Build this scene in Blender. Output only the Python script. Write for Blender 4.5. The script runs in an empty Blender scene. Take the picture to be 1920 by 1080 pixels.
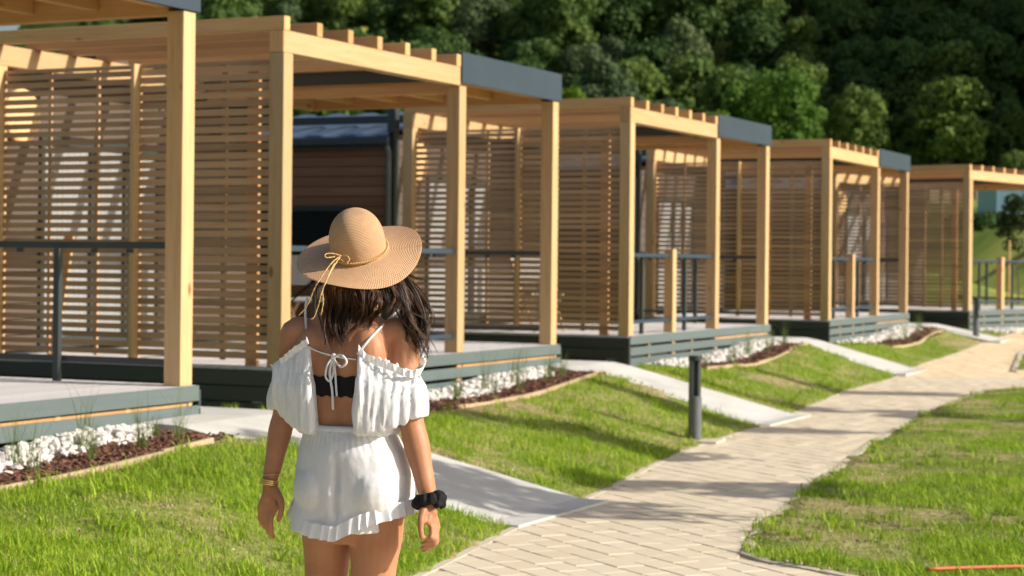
import bpy, bmesh, math, random
import numpy as np
from mathutils import Vector, Matrix, noise as mnoise
R = math.radians
random.seed(7); rng = np.random.default_rng(7)
SC = bpy.context.scene
COL = SC.collection

# ------------------------------------------------------------------ camera
# deck tops are z = 0; the paved walk is 0.68 m lower; the camera looks along +Y
CAMH = 0.87
cam_d = bpy.data.cameras.new('camera'); cam = bpy.data.objects.new('camera', cam_d); COL.objects.link(cam)
cam.location = (0, 0, CAMH)
cam.rotation_euler = (Matrix.Rotation(R(90), 3, 'X') @ Matrix.Rotation(0.0101, 3, 'Z')).to_euler()
cam_d.sensor_width = 36; cam_d.lens = 67.37; cam_d.shift_y = -(540 - 488.43) / 1920
cam_d.clip_start = 0.1; cam_d.clip_end = 3000
cam_d.dof.use_dof = True; cam_d.dof.focus_distance = 5.72; cam_d.dof.aperture_fstop = 5.4
SC.camera = cam

# ------------------------------------------------------------------ light
SUN_EL, SUN_AZ = 28.0, 14.0        # azimuth: degrees from +X towards the camera
w = bpy.data.worlds.new('World'); SC.world = w; w.use_nodes = True
nt = w.node_tree; bg = nt.nodes['Background']
sky = nt.nodes.new('ShaderNodeTexSky'); sky.sky_type = 'NISHITA'; sky.sun_disc = False
sky.sun_elevation = R(SUN_EL); sky.sun_rotation = R(90 + SUN_AZ)
sky.air_density = 1.0; sky.dust_density = 3.5; sky.ozone_density = 1.0
nt.links.new(sky.outputs[0], bg.inputs[0]); bg.inputs[1].default_value = 0.09
sd = bpy.data.lights.new('sun', 'SUN'); sd.energy = 4.5; sd.angle = R(0.5); sd.color = (1.0, 0.915, 0.785)
sun = bpy.data.objects.new('sun', sd); COL.objects.link(sun)
to_sun = Vector((math.cos(R(SUN_EL)) * math.cos(R(SUN_AZ)), -math.cos(R(SUN_EL)) * math.sin(R(SUN_AZ)), math.sin(R(SUN_EL))))
sun.rotation_euler = to_sun.to_track_quat('Z', 'Y').to_euler()
sun.location = (30, -6, 20)
SC.view_settings.view_transform = 'Standard'; SC.view_settings.look = 'None'
SC.view_settings.exposure = 0.46; SC.view_settings.gamma = 1.0
SC.render.engine = 'CYCLES'
SC.cycles.use_denoising = True
SC.cycles.max_bounces = 6; SC.cycles.transparent_max_bounces = 6
SC.cycles.caustics_reflective = False; SC.cycles.caustics_refractive = False

# ------------------------------------------------------------------ helpers
def tag(o, label=None, cat=None, group=None, kind=None):
    if label: o['label'] = label
    if cat: o['category'] = cat
    if group: o['group'] = group
    if kind: o['kind'] = kind
    return o
def link(name, me, parent=None, loc=(0, 0, 0), rot=(0, 0, 0)):
    o = bpy.data.objects.new(name, me); COL.objects.link(o)
    o.location = loc; o.rotation_euler = rot
    if parent is not None: o.parent = parent
    return o
def empty(name, loc=(0, 0, 0), rz=0, parent=None):
    o = bpy.data.objects.new(name, None); COL.objects.link(o); o.location = loc; o.rotation_euler = (0, 0, rz)
    o.empty_display_size = .2
    if parent is not None: o.parent = parent
    return o
def mesh_np(name, V, F, mat=None, smooth=False, attrs=None):
    """V (n,3); F list/array of faces (tri or quad arrays)"""
    me = bpy.data.meshes.new(name)
    V = np.asarray(V, np.float32); F = np.asarray(F, np.int32)
    nf, k = F.shape
    me.vertices.add(len(V)); me.vertices.foreach_set('co', V.ravel())
    me.loops.add(nf * k); me.loops.foreach_set('vertex_index', F.ravel())
    me.polygons.add(nf); me.polygons.foreach_set('loop_start', np.arange(0, nf * k, k, dtype=np.int32))
    me.polygons.foreach_set('use_smooth', np.full(nf, smooth))
    me.update(calc_edges=True)
    if attrs:
        for an, arr in attrs.items():
            a = me.attributes.new(an, 'FLOAT', 'POINT'); a.data.foreach_set('value', np.asarray(arr, np.float32))
    if mat: me.materials.append(mat)
    return me
class MB:
    """collects simple solids into one mesh"""
    def __init__(s): s.v = []; s.f = []
    def quadbox(s, P):
        b = len(s.v); s.v += [tuple(p) for p in P]
        s.f += [tuple(b + i for i in q) for q in ((0, 3, 2, 1), (4, 5, 6, 7), (0, 1, 5, 4), (1, 2, 6, 5), (2, 3, 7, 6), (3, 0, 4, 7))]
    def box(s, x0, x1, y0, y1, z0, z1):
        s.quadbox([(x0, y0, z0), (x1, y0, z0), (x1, y1, z0), (x0, y1, z0), (x0, y0, z1), (x1, y0, z1), (x1, y1, z1), (x0, y1, z1)])
    def tube(s, pts, rad, n=8, cap=True):
        pts = [Vector(p) for p in pts]; base = len(s.v); up = Vector((0, 0, 1))
        rads = rad if hasattr(rad, '__len__') else [rad] * len(pts)
        prev = None
        for i, p in enumerate(pts):
            d = (pts[min(i + 1, len(pts) - 1)] - pts[max(i - 1, 0)]).normalized()
            if prev is None:
                a = d.cross(up if abs(d.z) < .95 else Vector((1, 0, 0))).normalized()
            else:
                a = (prev - d * prev.dot(d)).normalized()
            prev = a; b = d.cross(a)
            for k in range(n):
                t = 2 * math.pi * k / n; s.v.append(tuple(p + (a * math.cos(t) + b * math.sin(t)) * rads[i]))
        for i in range(len(pts) - 1):
            for k in range(n):
                s.f.append((base + i * n + k, base + i * n + (k + 1) % n, base + (i + 1) * n + (k + 1) % n, base + (i + 1) * n + k))
        if cap:
            s.f.append(tuple(base + k for k in reversed(range(n)))); s.f.append(tuple(base + (len(pts) - 1) * n + k for k in range(n)))
    def lathe(s, prof, n=24, c=(0, 0, 0)):
        base = len(s.v)
        for r, z in prof:
            for k in range(n):
                t = 2 * math.pi * k / n; s.v.append((c[0] + r * math.cos(t), c[1] + r * math.sin(t), c[2] + z))
        for i in range(len(prof) - 1):
            for k in range(n):
                s.f.append((base + i * n + k, base + i * n + (k + 1) % n, base + (i + 1) * n + (k + 1) % n, base + (i + 1) * n + k))
    def build(s, name, mat, parent=None, loc=(0, 0, 0), rot=(0, 0, 0), smooth=False):
        me = bpy.data.meshes.new(name); me.from_pydata(s.v, [], s.f); me.update()
        if smooth: me.polygons.foreach_set('use_smooth', [True] * len(me.polygons))
        if mat: me.materials.append(mat)
        return link(name, me, parent, loc, rot)
_tc = {}
def timber(name, mat, parent, x0, x1, y0, y1, z0, z1, bev=.003):
    """a sawn piece; its mesh lies along local X and is shared between equal pieces"""
    s = [x1 - x0, y1 - y0, z1 - z0]; c = ((x0 + x1) / 2, (y0 + y1) / 2, (z0 + z1) / 2)
    ax = s.index(max(s))
    if ax == 0: d = (s[0], s[1], s[2]); rot = (0, 0, 0)
    elif ax == 1: d = (s[1], s[0], s[2]); rot = (0, 0, R(90))
    else: d = (s[2], s[1], s[0]); rot = (0, R(-90), 0)
    key = (name, mat.name, round(d[0], 3), round(d[1], 3), round(d[2], 3))
    if key not in _tc:
        bm = bmesh.new(); bmesh.ops.create_cube(bm, size=1); bmesh.ops.scale(bm, vec=d, verts=bm.verts)
        if bev: bmesh.ops.bevel(bm, geom=bm.edges[:], offset=min(bev, min(d) * .2), segments=1, affect='EDGES')
        me = bpy.data.meshes.new(name); bm.to_mesh(me); bm.free(); me.materials.append(mat); _tc[key] = me
    return link(name, _tc[key], parent, c, rot)
def copy_tree(o, parent=None):
    c = o.copy(); COL.objects.link(c); c.parent = parent
    for ch in [x for x in KIDS.get(o.name, [])]: copy_tree(ch, c)
    return c
KIDS = {}
def index_kids():
    KIDS.clear()
    for o in bpy.data.objects:
        if o.parent: KIDS.setdefault(o.parent.name, []).append(o)

# ------------------------------------------------------------------ materials
def new_mat(name):
    m = bpy.data.materials.new(name); m.use_nodes = True
    nt = m.node_tree; b = nt.nodes['Principled BSDF']; return m, nt, b
def N(nt, t, **kw):
    n = nt.nodes.new(t)
    for k, v in kw.items():
        if k == 'inp':
            for i, x in v.items(): n.inputs[i].default_value = x
        else: setattr(n, k, v)
    return n
def ramp(nt, fac, stops, interp='LINEAR'):
    r = nt.nodes.new('ShaderNodeValToRGB'); r.color_ramp.interpolation = interp
    e = r.color_ramp.elements
    while len(e) > 1: e.remove(e[-1])
    e[0].position = stops[0][0]; e[0].color = (*stops[0][1], 1)
    for p, c in stops[1:]:
        x = e.new(p); x.color = (*c, 1)
    nt.links.new(fac, r.inputs[0]); return r.outputs[0]
def mix(nt, fac, a, b, mode='MIX'):
    m = nt.nodes.new('ShaderNodeMix'); m.data_type = 'RGBA'; m.blend_type = mode
    for sock, v in ((m.inputs[0], fac), (m.inputs[6], a), (m.inputs[7], b)):
        if hasattr(v, 'node'): nt.links.new(v, sock)
        else: sock.default_value = v if not isinstance(v, tuple) else (*v, 1)
    return m.outputs[2]
def math_(nt, op, a, b=None, clamp=False):
    m = nt.nodes.new('ShaderNodeMath'); m.operation = op; m.use_clamp = clamp
    for i, v in enumerate((a, b)):
        if v is None: continue
        if hasattr(v, 'node'): nt.links.new(v, m.inputs[i])
        else: m.inputs[i].default_value = v
    return m.outputs[0]
def bump(nt, b, h, strength=.3, dist=.01):
    n = nt.nodes.new('ShaderNodeBump'); n.inputs['Strength'].default_value = strength; n.inputs['Distance'].default_value = dist
    nt.links.new(h, n.inputs['Height']); nt.links.new(n.outputs[0], b.inputs['Normal'])
def coords(nt, kind='Object', scale=(1, 1, 1)):
    t = nt.nodes.new('ShaderNodeTexCoord'); m = nt.nodes.new('ShaderNodeMapping')
    nt.links.new(t.outputs[kind], m.inputs[0]); m.inputs['Scale'].default_value = scale; return m.outputs[0]
def noise(nt, vec, scale, detail=4, rough=.55, dim='3D', w=None):
    n = nt.nodes.new('ShaderNodeTexNoise'); n.noise_dimensions = dim
    n.inputs['Scale'].default_value = scale; n.inputs['Detail'].default_value = detail; n.inputs['Roughness'].default_value = rough
    if vec is not None: nt.links.new(vec, n.inputs['Vector'])
    if w is not None: nt.links.new(w, n.inputs['W'])
    return n.outputs[0]
def wood(name, light, mid, dark, rough=.65, knots=True, var=.35, grain=1.0):
    m, nt, b = new_mat(name)
    inf = nt.nodes.new('ShaderNodeObjectInfo')
    wv = math_(nt, 'MULTIPLY', inf.outputs['Random'], 40.0)
    v = coords(nt, 'Object', (1.6, 26, 26))
    g = noise(nt, v, 1.4 * grain, 5, .6, '4D', wv)
    v2 = coords(nt, 'Object', (.5, 5, 5))
    g2 = noise(nt, v2, 1.3, 3, .5, '4D', wv)
    c = ramp(nt, g, [(.3, dark), (.5, mid), (.72, light)])
    c2 = ramp(nt, g2, [(.3, mid), (.7, light)])
    col = mix(nt, .5, c, c2)
    tone = nt.nodes.new('ShaderNodeMapRange'); nt.links.new(inf.outputs['Random'], tone.inputs[0])
    tone.inputs[3].default_value = 1 - var * .5; tone.inputs[4].default_value = 1 + var * .35
    hsv = nt.nodes.new('ShaderNodeHueSaturation'); nt.links.new(col, hsv.inputs['Color']); nt.links.new(tone.outputs[0], hsv.inputs['Value'])
    out = hsv.outputs[0]
    if knots:
        vk = coords(nt, 'Object', (1, 2.2, 2.2))
        vo = nt.nodes.new('ShaderNodeTexVoronoi'); vo.voronoi_dimensions = '4D'; vo.inputs['Scale'].default_value = 3.2
        nt.links.new(vk, vo.inputs['Vector']); nt.links.new(wv, vo.inputs['W'])
        kf = ramp(nt, vo.outputs['Distance'], [(.0, (1, 1, 1)), (.12, (.7, .7, .7)), (.19, (0, 0, 0))])
        out = mix(nt, kf, out, tuple(x * .45 for x in dark))
    nt.links.new(out, b.inputs['Base Color']); b.inputs['Roughness'].default_value = rough
    bump(nt, b, g, .25, .002)
    return m
def plain(name, col, rough=.5, metal=0., nscale=6, nvar=.12, bumps=0., spec=.5, coord='Object', bd=.005):
    m, nt, b = new_mat(name)
    v = coords(nt, coord); n = noise(nt, v, nscale, 5, .6)
    c = ramp(nt, n, [(.25, tuple(x * (1 - nvar) for x in col)), (.75, tuple(min(1, x * (1 + nvar)) for x in col))])
    nt.links.new(c, b.inputs['Base Color']); b.inputs['Roughness'].default_value = rough; b.inputs['Metallic'].default_value = metal
    b.inputs['Specular IOR Level'].default_value = spec
    if bumps: bump(nt, b, noise(nt, v, nscale * 6, 4), bumps, bd)
    return m
M = {}
M['pine'] = wood('pale_pine', (.60, .43, .245), (.53, .345, .165), (.36, .20, .078), .55, True, .34)
M['rafter'] = wood('pine_rafter', (.66, .41, .19), (.58, .33, .135), (.40, .205, .075), .6, True, .45)
M['slat'] = wood('larch_slat', (.58, .37, .22), (.49, .295, .165), (.34, .19, .10), .65, False, .5)
M['clad'] = wood('stained_cladding', (.26, .13, .07), (.20, .09, .05), (.12, .05, .03), .55, False, .45)
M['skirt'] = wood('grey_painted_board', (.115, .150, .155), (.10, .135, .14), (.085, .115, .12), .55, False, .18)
M['skirt_side'] = wood('shade_toned_board', (.045, .055, .055), (.035, .044, .045), (.028, .034, .035), .6, False, .25)  # the grey skirt boards again, shade of the sides put into the colour
M['deck'] = wood('weathered_deck_board', (.60, .59, .60), (.54, .53, .54), (.46, .45, .455), .7, False, .16)
M['metal'] = plain('dark_coated_metal', (.035, .045, .05), .38, .0, 3, .1)
M['fascia'] = plain('grey_blue_metal_fascia', (.032, .052, .075), .58, .0, 1.6, .12, 0, .3)
M['bollard'] = plain('grey_lamp_metal', (.13, .145, .16), .4, .15, 8, .08)
M['glass_dark'] = plain('dark_glass', (.012, .015, .017), .06, 0, 2, .1)
M['curtain'] = plain('white_curtain', (.30, .31, .32), .8, 0, 2, .06)
M['facade'] = wood('brown_facade_board', (.12, .088, .07), (.095, .07, .058), (.065, .048, .04), .6, False, .2)
M['disc'] = wood('orange_disc_wood', (.88, .62, .34), (.82, .54, .27), (.7, .42, .18), .5, False, .1)
M['concrete'] = plain('pale_concrete', (.52, .52, .50), .85, 0, 2.4, .18, .4)
M['kerb'] = plain('kerb_concrete', (.56, .50, .41), .85, 0, 9, .12, .4)
M['edging'] = wood('edging_plank', (.56, .43, .28), (.47, .35, .22), (.35, .25, .15), .7, False, .3)
M['bark'] = plain('bark_mulch', (.13, .06, .04), .85, 0, 30, .45)
M['stake'] = M['rafter']
M['hose'] = plain('orange_hose', (.62, .17, .07), .45, 0, 8, .1)
M['blue'] = plain('blue_wall_paint', (.17, .32, .42), .6, 0, 3, .08)
M['white'] = plain('white_paint', (.78, .78, .76), .5, 0, 3, .04)
def stone_mat():
    m, nt, b = new_mat('white_stone'); inf = nt.nodes.new('ShaderNodeObjectInfo')
    n = noise(nt, coords(nt, 'Object'), 25, 3)
    c = ramp(nt, n, [(.3, (.62, .59, .55)), (.7, (.82, .81, .78))])
    nt.links.new(c, b.inputs['Base Color']); b.inputs['Roughness'].default_value = .7
    bump(nt, b, n, .5, .004); return m
M['stone'] = stone_mat()
def metal_roof():
    m, nt, b = new_mat('blue_grey_roof_sheet'); b.inputs['Base Color'].default_value = (.16, .22, .30, 1)
    b.inputs['Metallic'].default_value = .75; b.inputs['Roughness'].default_value = .32
    return m
M['roof'] = metal_roof()
def paver_mat():
    m, nt, b = new_mat('sand_coloured_paver')
    geo = nt.nodes.new('ShaderNodeNewGeometry')
    isl = geo.outputs['Random Per Island']; inf = nt.nodes.new('ShaderNodeObjectInfo')
    r = math_(nt, 'FRACT', math_(nt, 'ADD', isl, inf.outputs['Random']))
    v = coords(nt, 'Generated'); tc = nt.nodes.new('ShaderNodeNewGeometry')
    n = noise(nt, tc.outputs['Position'], 60, 4, .7); n2 = noise(nt, tc.outputs['Position'], 1.1, 4, .6)
    c = ramp(nt, r, [(.0, (.62, .52, .38)), (.45, (.65, .56, .42)), (.8, (.67, .58, .44)), (1., (.64, .52, .36))])
    far = ramp(nt, r, [(.0, (.72, .56, .36)), (1., (.80, .64, .42))])
    sx = nt.nodes.new('ShaderNodeSeparateXYZ'); nt.links.new(tc.outputs['Position'], sx.inputs[0])
    st = math_(nt, 'GREATER_THAN', sx.outputs[1], 25.6)
    c = mix(nt, .35, c, ramp(nt, n, [(.3, (.50, .42, .30)), (.7, (.70, .60, .43))]))
    c = mix(nt, .3, c, ramp(nt, n2, [(.35, (.56, .49, .38)), (.65, (.72, .65, .53))]))
    c = mix(nt, st, c, far)
    nt.links.new(c, b.inputs['Base Color']); b.inputs['Roughness'].default_value = .85
    bump(nt, b, n, .3, .002); return m
M['paver'] = paver_mat()
def soil_mat():
    m, nt, b = new_mat('lawn_soil')
    g = nt.nodes.new('ShaderNodeNewGeometry'); p = g.outputs['Position']
    n = noise(nt, p, 1.3, 5, .6); n2 = noise(nt, p, 14, 4, .65); n3 = noise(nt, p, .02, 4, .6)
    a = ramp(nt, n2, [(.3, (.20, .155, .085)), (.5, (.38, .30, .17)), (.72, (.52, .41, .26))])
    gr = ramp(nt, n2, [(.3, (.09, .14, .02)), (.7, (.20, .27, .04))])
    c = mix(nt, ramp(nt, n, [(.42, (1, 1, 1)), (.62, (.15, .15, .15))]), a, gr)
    # far away the blades cannot be told apart: a meadow green
    sx = nt.nodes.new('ShaderNodeSeparateXYZ'); nt.links.new(p, sx.inputs[0])
    f = nt.nodes.new('ShaderNodeMapRange'); nt.links.new(sx.outputs[1], f.inputs[0]); f.inputs[1].default_value = 40; f.inputs[2].default_value = 60
    c = mix(nt, f.outputs[0], c, ramp(nt, noise(nt, p, .12, 5, .6), [(.35, (.13, .20, .03)), (.6, (.34, .36, .08))]))
    nt.links.new(c, b.inputs['Base Color']); b.inputs['Roughness'].default_value = .95; b.inputs['Specular IOR Level'].default_value = .1
    bump(nt, b, n2, .8, .03); return m
M['soil'] = soil_mat()
def sand_mat():
    return plain('joint_sand', (.50, .43, .32), .95, 0, 30, .2, 0, .2)
M['sand'] = sand_mat()
def blade_mat(name, stops, trans=.35):
    m, nt, b = new_mat(name)
    a = nt.nodes.new('ShaderNodeAttribute'); a.attribute_name = 'tint'
    c = ramp(nt, a.outputs['Fac'], stops)
    nt.links.new(c, b.inputs['Base Color']); b.inputs['Roughness'].default_value = .55; b.inputs['Specular IOR Level'].default_value = .25
    t = nt.nodes.new('ShaderNodeBsdfTranslucent'); nt.links.new(c, t.inputs[0])
    mx = nt.nodes.new('ShaderNodeMixShader'); mx.inputs[0].default_value = trans
    nt.links.new(b.outputs[0], mx.inputs[1]); nt.links.new(t.outputs[0], mx.inputs[2])
    nt.links.new(mx.outputs[0], nt.nodes['Material Output'].inputs[0]); return m
M['grass'] = blade_mat('lawn_blade', [(0, (.50, .42, .22)), (.14, (.42, .42, .12)), (.34, (.34, .44, .04)), (.7, (.20, .36, .022)), (1, (.44, .56, .045))])
M['reed'] = blade_mat('ornamental_grass_blade', [(0, (.34, .30, .16)), (.3, (.17, .22, .06)), (1, (.10, .17, .04))])
def leaf_mat(name, dark, mid, light):
    m, nt, b = new_mat(name)
    a = nt.nodes.new('ShaderNodeAttribute'); a.attribute_name = 'tint'
    inf = nt.nodes.new('ShaderNodeObjectInfo')
    f = math_(nt, 'ADD', math_(nt, 'MULTIPLY', a.outputs['Fac'], .45), math_(nt, 'MULTIPLY', inf.outputs['Random'], .55))
    c = ramp(nt, f, [(.1, dark), (.5, mid), (.9, light)])
    nt.links.new(c, b.inputs['Base Color']); b.inputs['Roughness'].default_value = .6; b.inputs['Specular IOR Level'].default_value = .2
    t = nt.nodes.new('ShaderNodeBsdfTranslucent'); nt.links.new(c, t.inputs[0])
    mx = nt.nodes.new('ShaderNodeMixShader'); mx.inputs[0].default_value = .25
    nt.links.new(b.outputs[0], mx.inputs[1]); nt.links.new(t.outputs[0], mx.inputs[2])
    nt.links.new(mx.outputs[0], nt.nodes['Material Output'].inputs[0]); return m
M['leaf_mid'] = leaf_mat('mid_green_leaf', (.045, .11, .015), (.08, .17, .02), (.14, .25, .03))
M['leaf'] = leaf_mat('forest_leaf', (.036, .085, .026), (.080, .150, .034), (.16, .23, .045))
M['leaf_pale'] = leaf_mat('pale_forest_leaf', (.06, .105, .045), (.10, .15, .06), (.16, .20, .08))
M['leaf_lime'] = leaf_mat('lime_forest_leaf', (.07, .14, .01), (.12, .22, .012), (.18, .29, .02))
M['leaf_dark'] = leaf_mat('dark_young_leaf', (.03, .05, .015), (.05, .075, .02), (.075, .10, .03))
M['trunk'] = plain('tree_bark', (.14, .11, .08), .9, 0, 12, .3, .4)
# ------------------------------------------------------------------ site plan
UW = 5.33                                       # width of a porch front
UNITS = {0: (-4.454, 8.178, .445), 1: (-1.822, 15.182, .445), 2: (1.374, 22.398, .44), 3: (4.890, 29.542, .429), 4: (8.709, 36.513, .68)}
def unit_axes(i):
    x, y, a = UNITS[i]; return x, y, math.sin(a), math.cos(a)
def u2w(i, u, v):
    x, y, s, c = unit_axes(i); return x + u * s - v * c, y + u * c + v * s
def w2u(i, X, Y):
    x, y, s, c = unit_axes(i); dx, dy = X - x, Y - y; return dx * s + dy * c, -dx * c + dy * s
def zp(y):                                      # height of the walk along its length
    return np.interp(y, [0, 19, 25, 30, 34, 40, 60], [-.68, -.68, -.635, -.54, -.44, -.40, -.40])
EDGE_L = [(-3.6, -2.0), (-2.2, 3.0), (-.98, 7.4), (-.36, 9.6), (.05, 11.1), (.31, 11.84), (.76, 13.3), (1.10, 14.57), (1.67, 16.37), (2.41, 18.2), (2.93, 19.7), (4.02, 22.9), (5.05, 25.2), (6.0, 27.9), (7.1, 30.4), (8.08, 32.8), (9.1, 35.3), (10.6, 39.2), (14.5, 49)]
LAWN_R = [(1.23, 10.2), (1.41, 11.1), (2.10, 13.35), (3.05, 16.46), (4.31, 19.93), (5.72, 23.2), (6.35, 23.8), (8.2, 24.5), (30, 31), (30, -20), (8.5, 1.5), (5.0, 5.4), (3.0, 7.8), (1.77, 9.31), (1.55, 9.64), (1.33, 9.90)]
LAWN_R2 = [(6.95, 26.6), (7.35, 28.0), (8.05, 30.4), (9.0, 32.9), (10.1, 35.4), (11.8, 39.2), (15.7, 49), (40, 49), (40, 38), (8.2, 26.9)]
EL = np.array(EDGE_L)
def xl(y): return np.interp(y, EL[:, 1], EL[:, 0])
def in_poly(px, py, poly):
    px = np.asarray(px); py = np.asarray(py); r = np.zeros(px.shape, bool); n = len(poly)
    for i in range(n):
        x1, y1 = poly[i]; x2, y2 = poly[(i + 1) % n]
        c = ((y1 > py) != (y2 > py)) & (px < (x2 - x1) * (py - y1) / (y2 - y1 + 1e-12) + x1); r ^= c
    return r
def paved(px, py):
    return (px > xl(py)) & ~in_poly(px, py, LAWN_R) & ~in_poly(px, py, LAWN_R2) & (px < xl(py) + 12)
RAMP_U0, RAMP_U1 = 4.6, 5.95
RAMP_END = {0: -2.74, 1: -2.50, 2: -2.10, 3: -1.72, 4: -1.5}
def ramp_z(i, v):
    ze = float(zp(u2w(i, 5.3, RAMP_END[i])[1])) + .012
    return np.interp(-np.asarray(v, float), [-.6, .38, .6, -RAMP_END[i] - .12, -RAMP_END[i] + .3], [-.195, -.195, -.235, ze, ze])
def ground(px, py):
    """height of the lawn, vectorised"""
    px = np.asarray(px, float); py = np.asarray(py, float)
    d = (xl(py) - px) * .93
    D = np.interp(py, [18, 20, 27, 34, 40], [1.62, 1.55, 1.15, .85, .7])
    zb = np.full(px.shape, -.37)
    for i in UNITS:
        u, v = w2u(i, px, py)
        zb = np.maximum(zb, np.where((u > -1.2) & (u < 7.4) & (v > -4) & (v < 4), -.385 + .150 * np.exp(-((u - 4.7) / 1.9) ** 2), -.37))
    t = np.clip(d / D, 0, 1); t = t * t * (3 - 2 * t) * .35 + t * .65
    z = zp(py) + .0 + (zb - zp(py)) * t
    z = np.where(d < 0, zp(py) + .012, z)
    # the meadow and the foot of the wooded hill
    far = np.interp(py, [46, 60, 104, 122, 150, 250, 262, 420, 700], [0, .7, 3.0, 4.4, 6.2, 9.8, 11, 93, 120])
    right = np.clip((px - 80) / 60, 0, 1)
    lf = np.clip((px / np.maximum(py, 1) + .238) / .02, 0, 1); far = np.where(py > 250, 9.8 + (far - 9.8) * lf, far)
    z = z + far + np.clip((px - 80) / 34, 0, 1) * np.clip((py - 212) / 30, 0, 1) * 66  # last term: unseen ridge on the right, added to shade the hillside trees
    return z
def ground_fine(px, py):
    z = ground(px, py)
    px = np.asarray(px, float); py = np.asarray(py, float)
    z = z + .014 * np.sin(px * 3.1 + py * 1.7) * np.sin(py * 2.3 - px * 1.1) * (np.abs(xl(py) - px) > .25) * (~paved(px, py)) * (py < 60)
    z = np.where(paved(px, py), zp(py) - .06, z)
    for i in UNITS:
        u, v = w2u(i, px, py)
        inr = (u > RAMP_U0 - .03) & (u < RAMP_U1 + .03) & (v > RAMP_END[i] - .1) & (v < .55)
        z = np.where(inr, np.minimum(z, ramp_z(i, v) - .09), z)
    return z
def axis(segs):
    out = []
    for a, b, s in segs: out += list(np.arange(a, b, s))
    return np.array(out + [segs[-1][1]])
gx = axis([(-500, -60, 40), (-60, -14, 4), (-14, -6, .5), (-6, 12, .11), (12, 20, .6), (20, 60, 5), (60, 500, 20)])
gy = axis([(-60, 0, 8), (0, 8, .5), (8, 42, .14), (42, 60, 1), (60, 240, 8), (240, 300, 6), (300, 700, 25)])
X, Y = np.meshgrid(gx, gy); Z = ground_fine(X, Y)
nx, ny = len(gx), len(gy); idx = np.arange(nx * ny).reshape(ny, nx)
F = np.stack([idx[:-1, :-1], idx[:-1, 1:], idx[1:, 1:], idx[1:, :-1]], -1).reshape(-1, 4)
o = link('ground', mesh_np('ground', np.stack([X, Y, Z], -1).reshape(-1, 3), F, M['soil'], True)); tag(o, 'patchy lawn soil running from the walk up to the wooded hill', kind='structure')

# ------------------------------------------------------------------ the paved walk: pavers laid at 45 degrees
def strip(name, pts, zoff, width, thick, mat, parent, side=1, joint=1.0):
    """kerb stones along a polyline, each its own piece"""
    P = [Vector((x, y)) for x, y in pts]; out = []
    segs = []
    for a, b in zip(P[:-1], P[1:]):
        L = (b - a).length; n = max(1, round(L / joint))
        for k in range(n): segs.append((a.lerp(b, k / n), a.lerp(b, (k + 1) / n)))
    for a, b in segs:
        d = (b - a).normalized(); nrm = Vector((-d.y, d.x)) * side; g = d * .003
        q = [a + g, b - g, b - g + nrm * width, a + g + nrm * width]
        if side < 0: q = [q[0], q[3], q[2], q[1]]
        zz = [float(zp(p.y)) for p in q]; mb = MB()
        c = sum((Vector((p.x, p.y, z + zoff)) for p, z in zip(q, zz)), Vector()) / 4
        mb.quadbox([(p.x - c.x, p.y - c.y, z + zoff - thick - c.z) for p, z in zip(q, zz)] + [(p.x - c.x, p.y - c.y, z + zoff - c.z) for p, z in zip(q, zz)])
        out.append(mb.build(name, mat, parent, c))
    return out
walk = empty('paved_walk', (0, 0, 0)); tag(walk, 'sand coloured paver walk running past the porches', kind='structure')
# bed under the pavers
ys = np.arange(-2, 48.5, .4); V = []; Fb = []
for j, y in enumerate(ys):
    V += [(float(xl(y)), y, float(zp(y)) - .006), (float(xl(y)) + 9, y, float(zp(y)) - .006)]
    if j: Fb.append((2 * j - 2, 2 * j - 1, 2 * j + 1, 2 * j))
link('joint_sand', mesh_np('joint_sand', V, Fb, M['sand']), walk)
bound = []
for poly, closed in ((EDGE_L, False), (LAWN_R, True), (LAWN_R2, True)):
    n = len(poly)
    for i in range(n if closed else n - 1): bound.append((poly[i], poly[(i + 1) % n]))
BA = np.array([a for a, b in bound]); BB = np.array([b for a, b in bound])
def near_seg(x, y):
    d = BB - BA; t = np.clip(((x - BA[:, 0]) * d[:, 0] + (y - BA[:, 1]) * d[:, 1]) / (d ** 2).sum(1), 0, 1)
    q = BA + d * t[:, None]; dist = np.hypot(q[:, 0] - x, q[:, 1] - y); k = int(dist.argmin()); return dist[k], k
def clip(poly, a, b, keep):
    d = (b[0] - a[0], b[1] - a[1]); out = []
    sgn = lambda p: (d[0] * (p[1] - a[1]) - d[1] * (p[0] - a[0])) * keep
    for i in range(len(poly)):
        p, q = poly[i], poly[(i + 1) % len(poly)]; sp, sq = sgn(p), sgn(q)
        if sp >= 0: out.append(p)
        if (sp >= 0) != (sq >= 0):
            t = sp / (sp - sq); out.append((p[0] + (q[0] - p[0]) * t, p[1] + (q[1] - p[1]) * t))
    return out
PW, PL, JT = .168, .25, .0055
e1 = Vector((.46, -.888)).normalized(); e2 = Vector((.888, .46)).normalized()
def paver_solid(mb, poly, z, c, tilt):
    n = len(poly); base = len(mb.v); cx, cy = c
    pz = [float(zp(p[1])) + z + tilt[0] * (p[0] - cx) + tilt[1] * (p[1] - cy) for p in poly]
    ins = [((p[0] - cx) * .965 + cx, (p[1] - cy) * .965 + cy) for p in poly]
    mb.v += [(p[0], p[1], q - .03) for p, q in zip(poly, pz)] + [(p[0], p[1], q - .0035) for p, q in zip(poly, pz)] + [(p[0], p[1], q) for p, q in zip(ins, pz)]
    for k in range(n):
        l = (k + 1) % n
        mb.f.append((base + k, base + l, base + n + l, base + n + k)); mb.f.append((base + n + k, base + n + l, base + 2 * n + l, base + 2 * n + k))
    mb.f.append(tuple(base + 2 * n + k for k in range(n)))
pav = []
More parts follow.
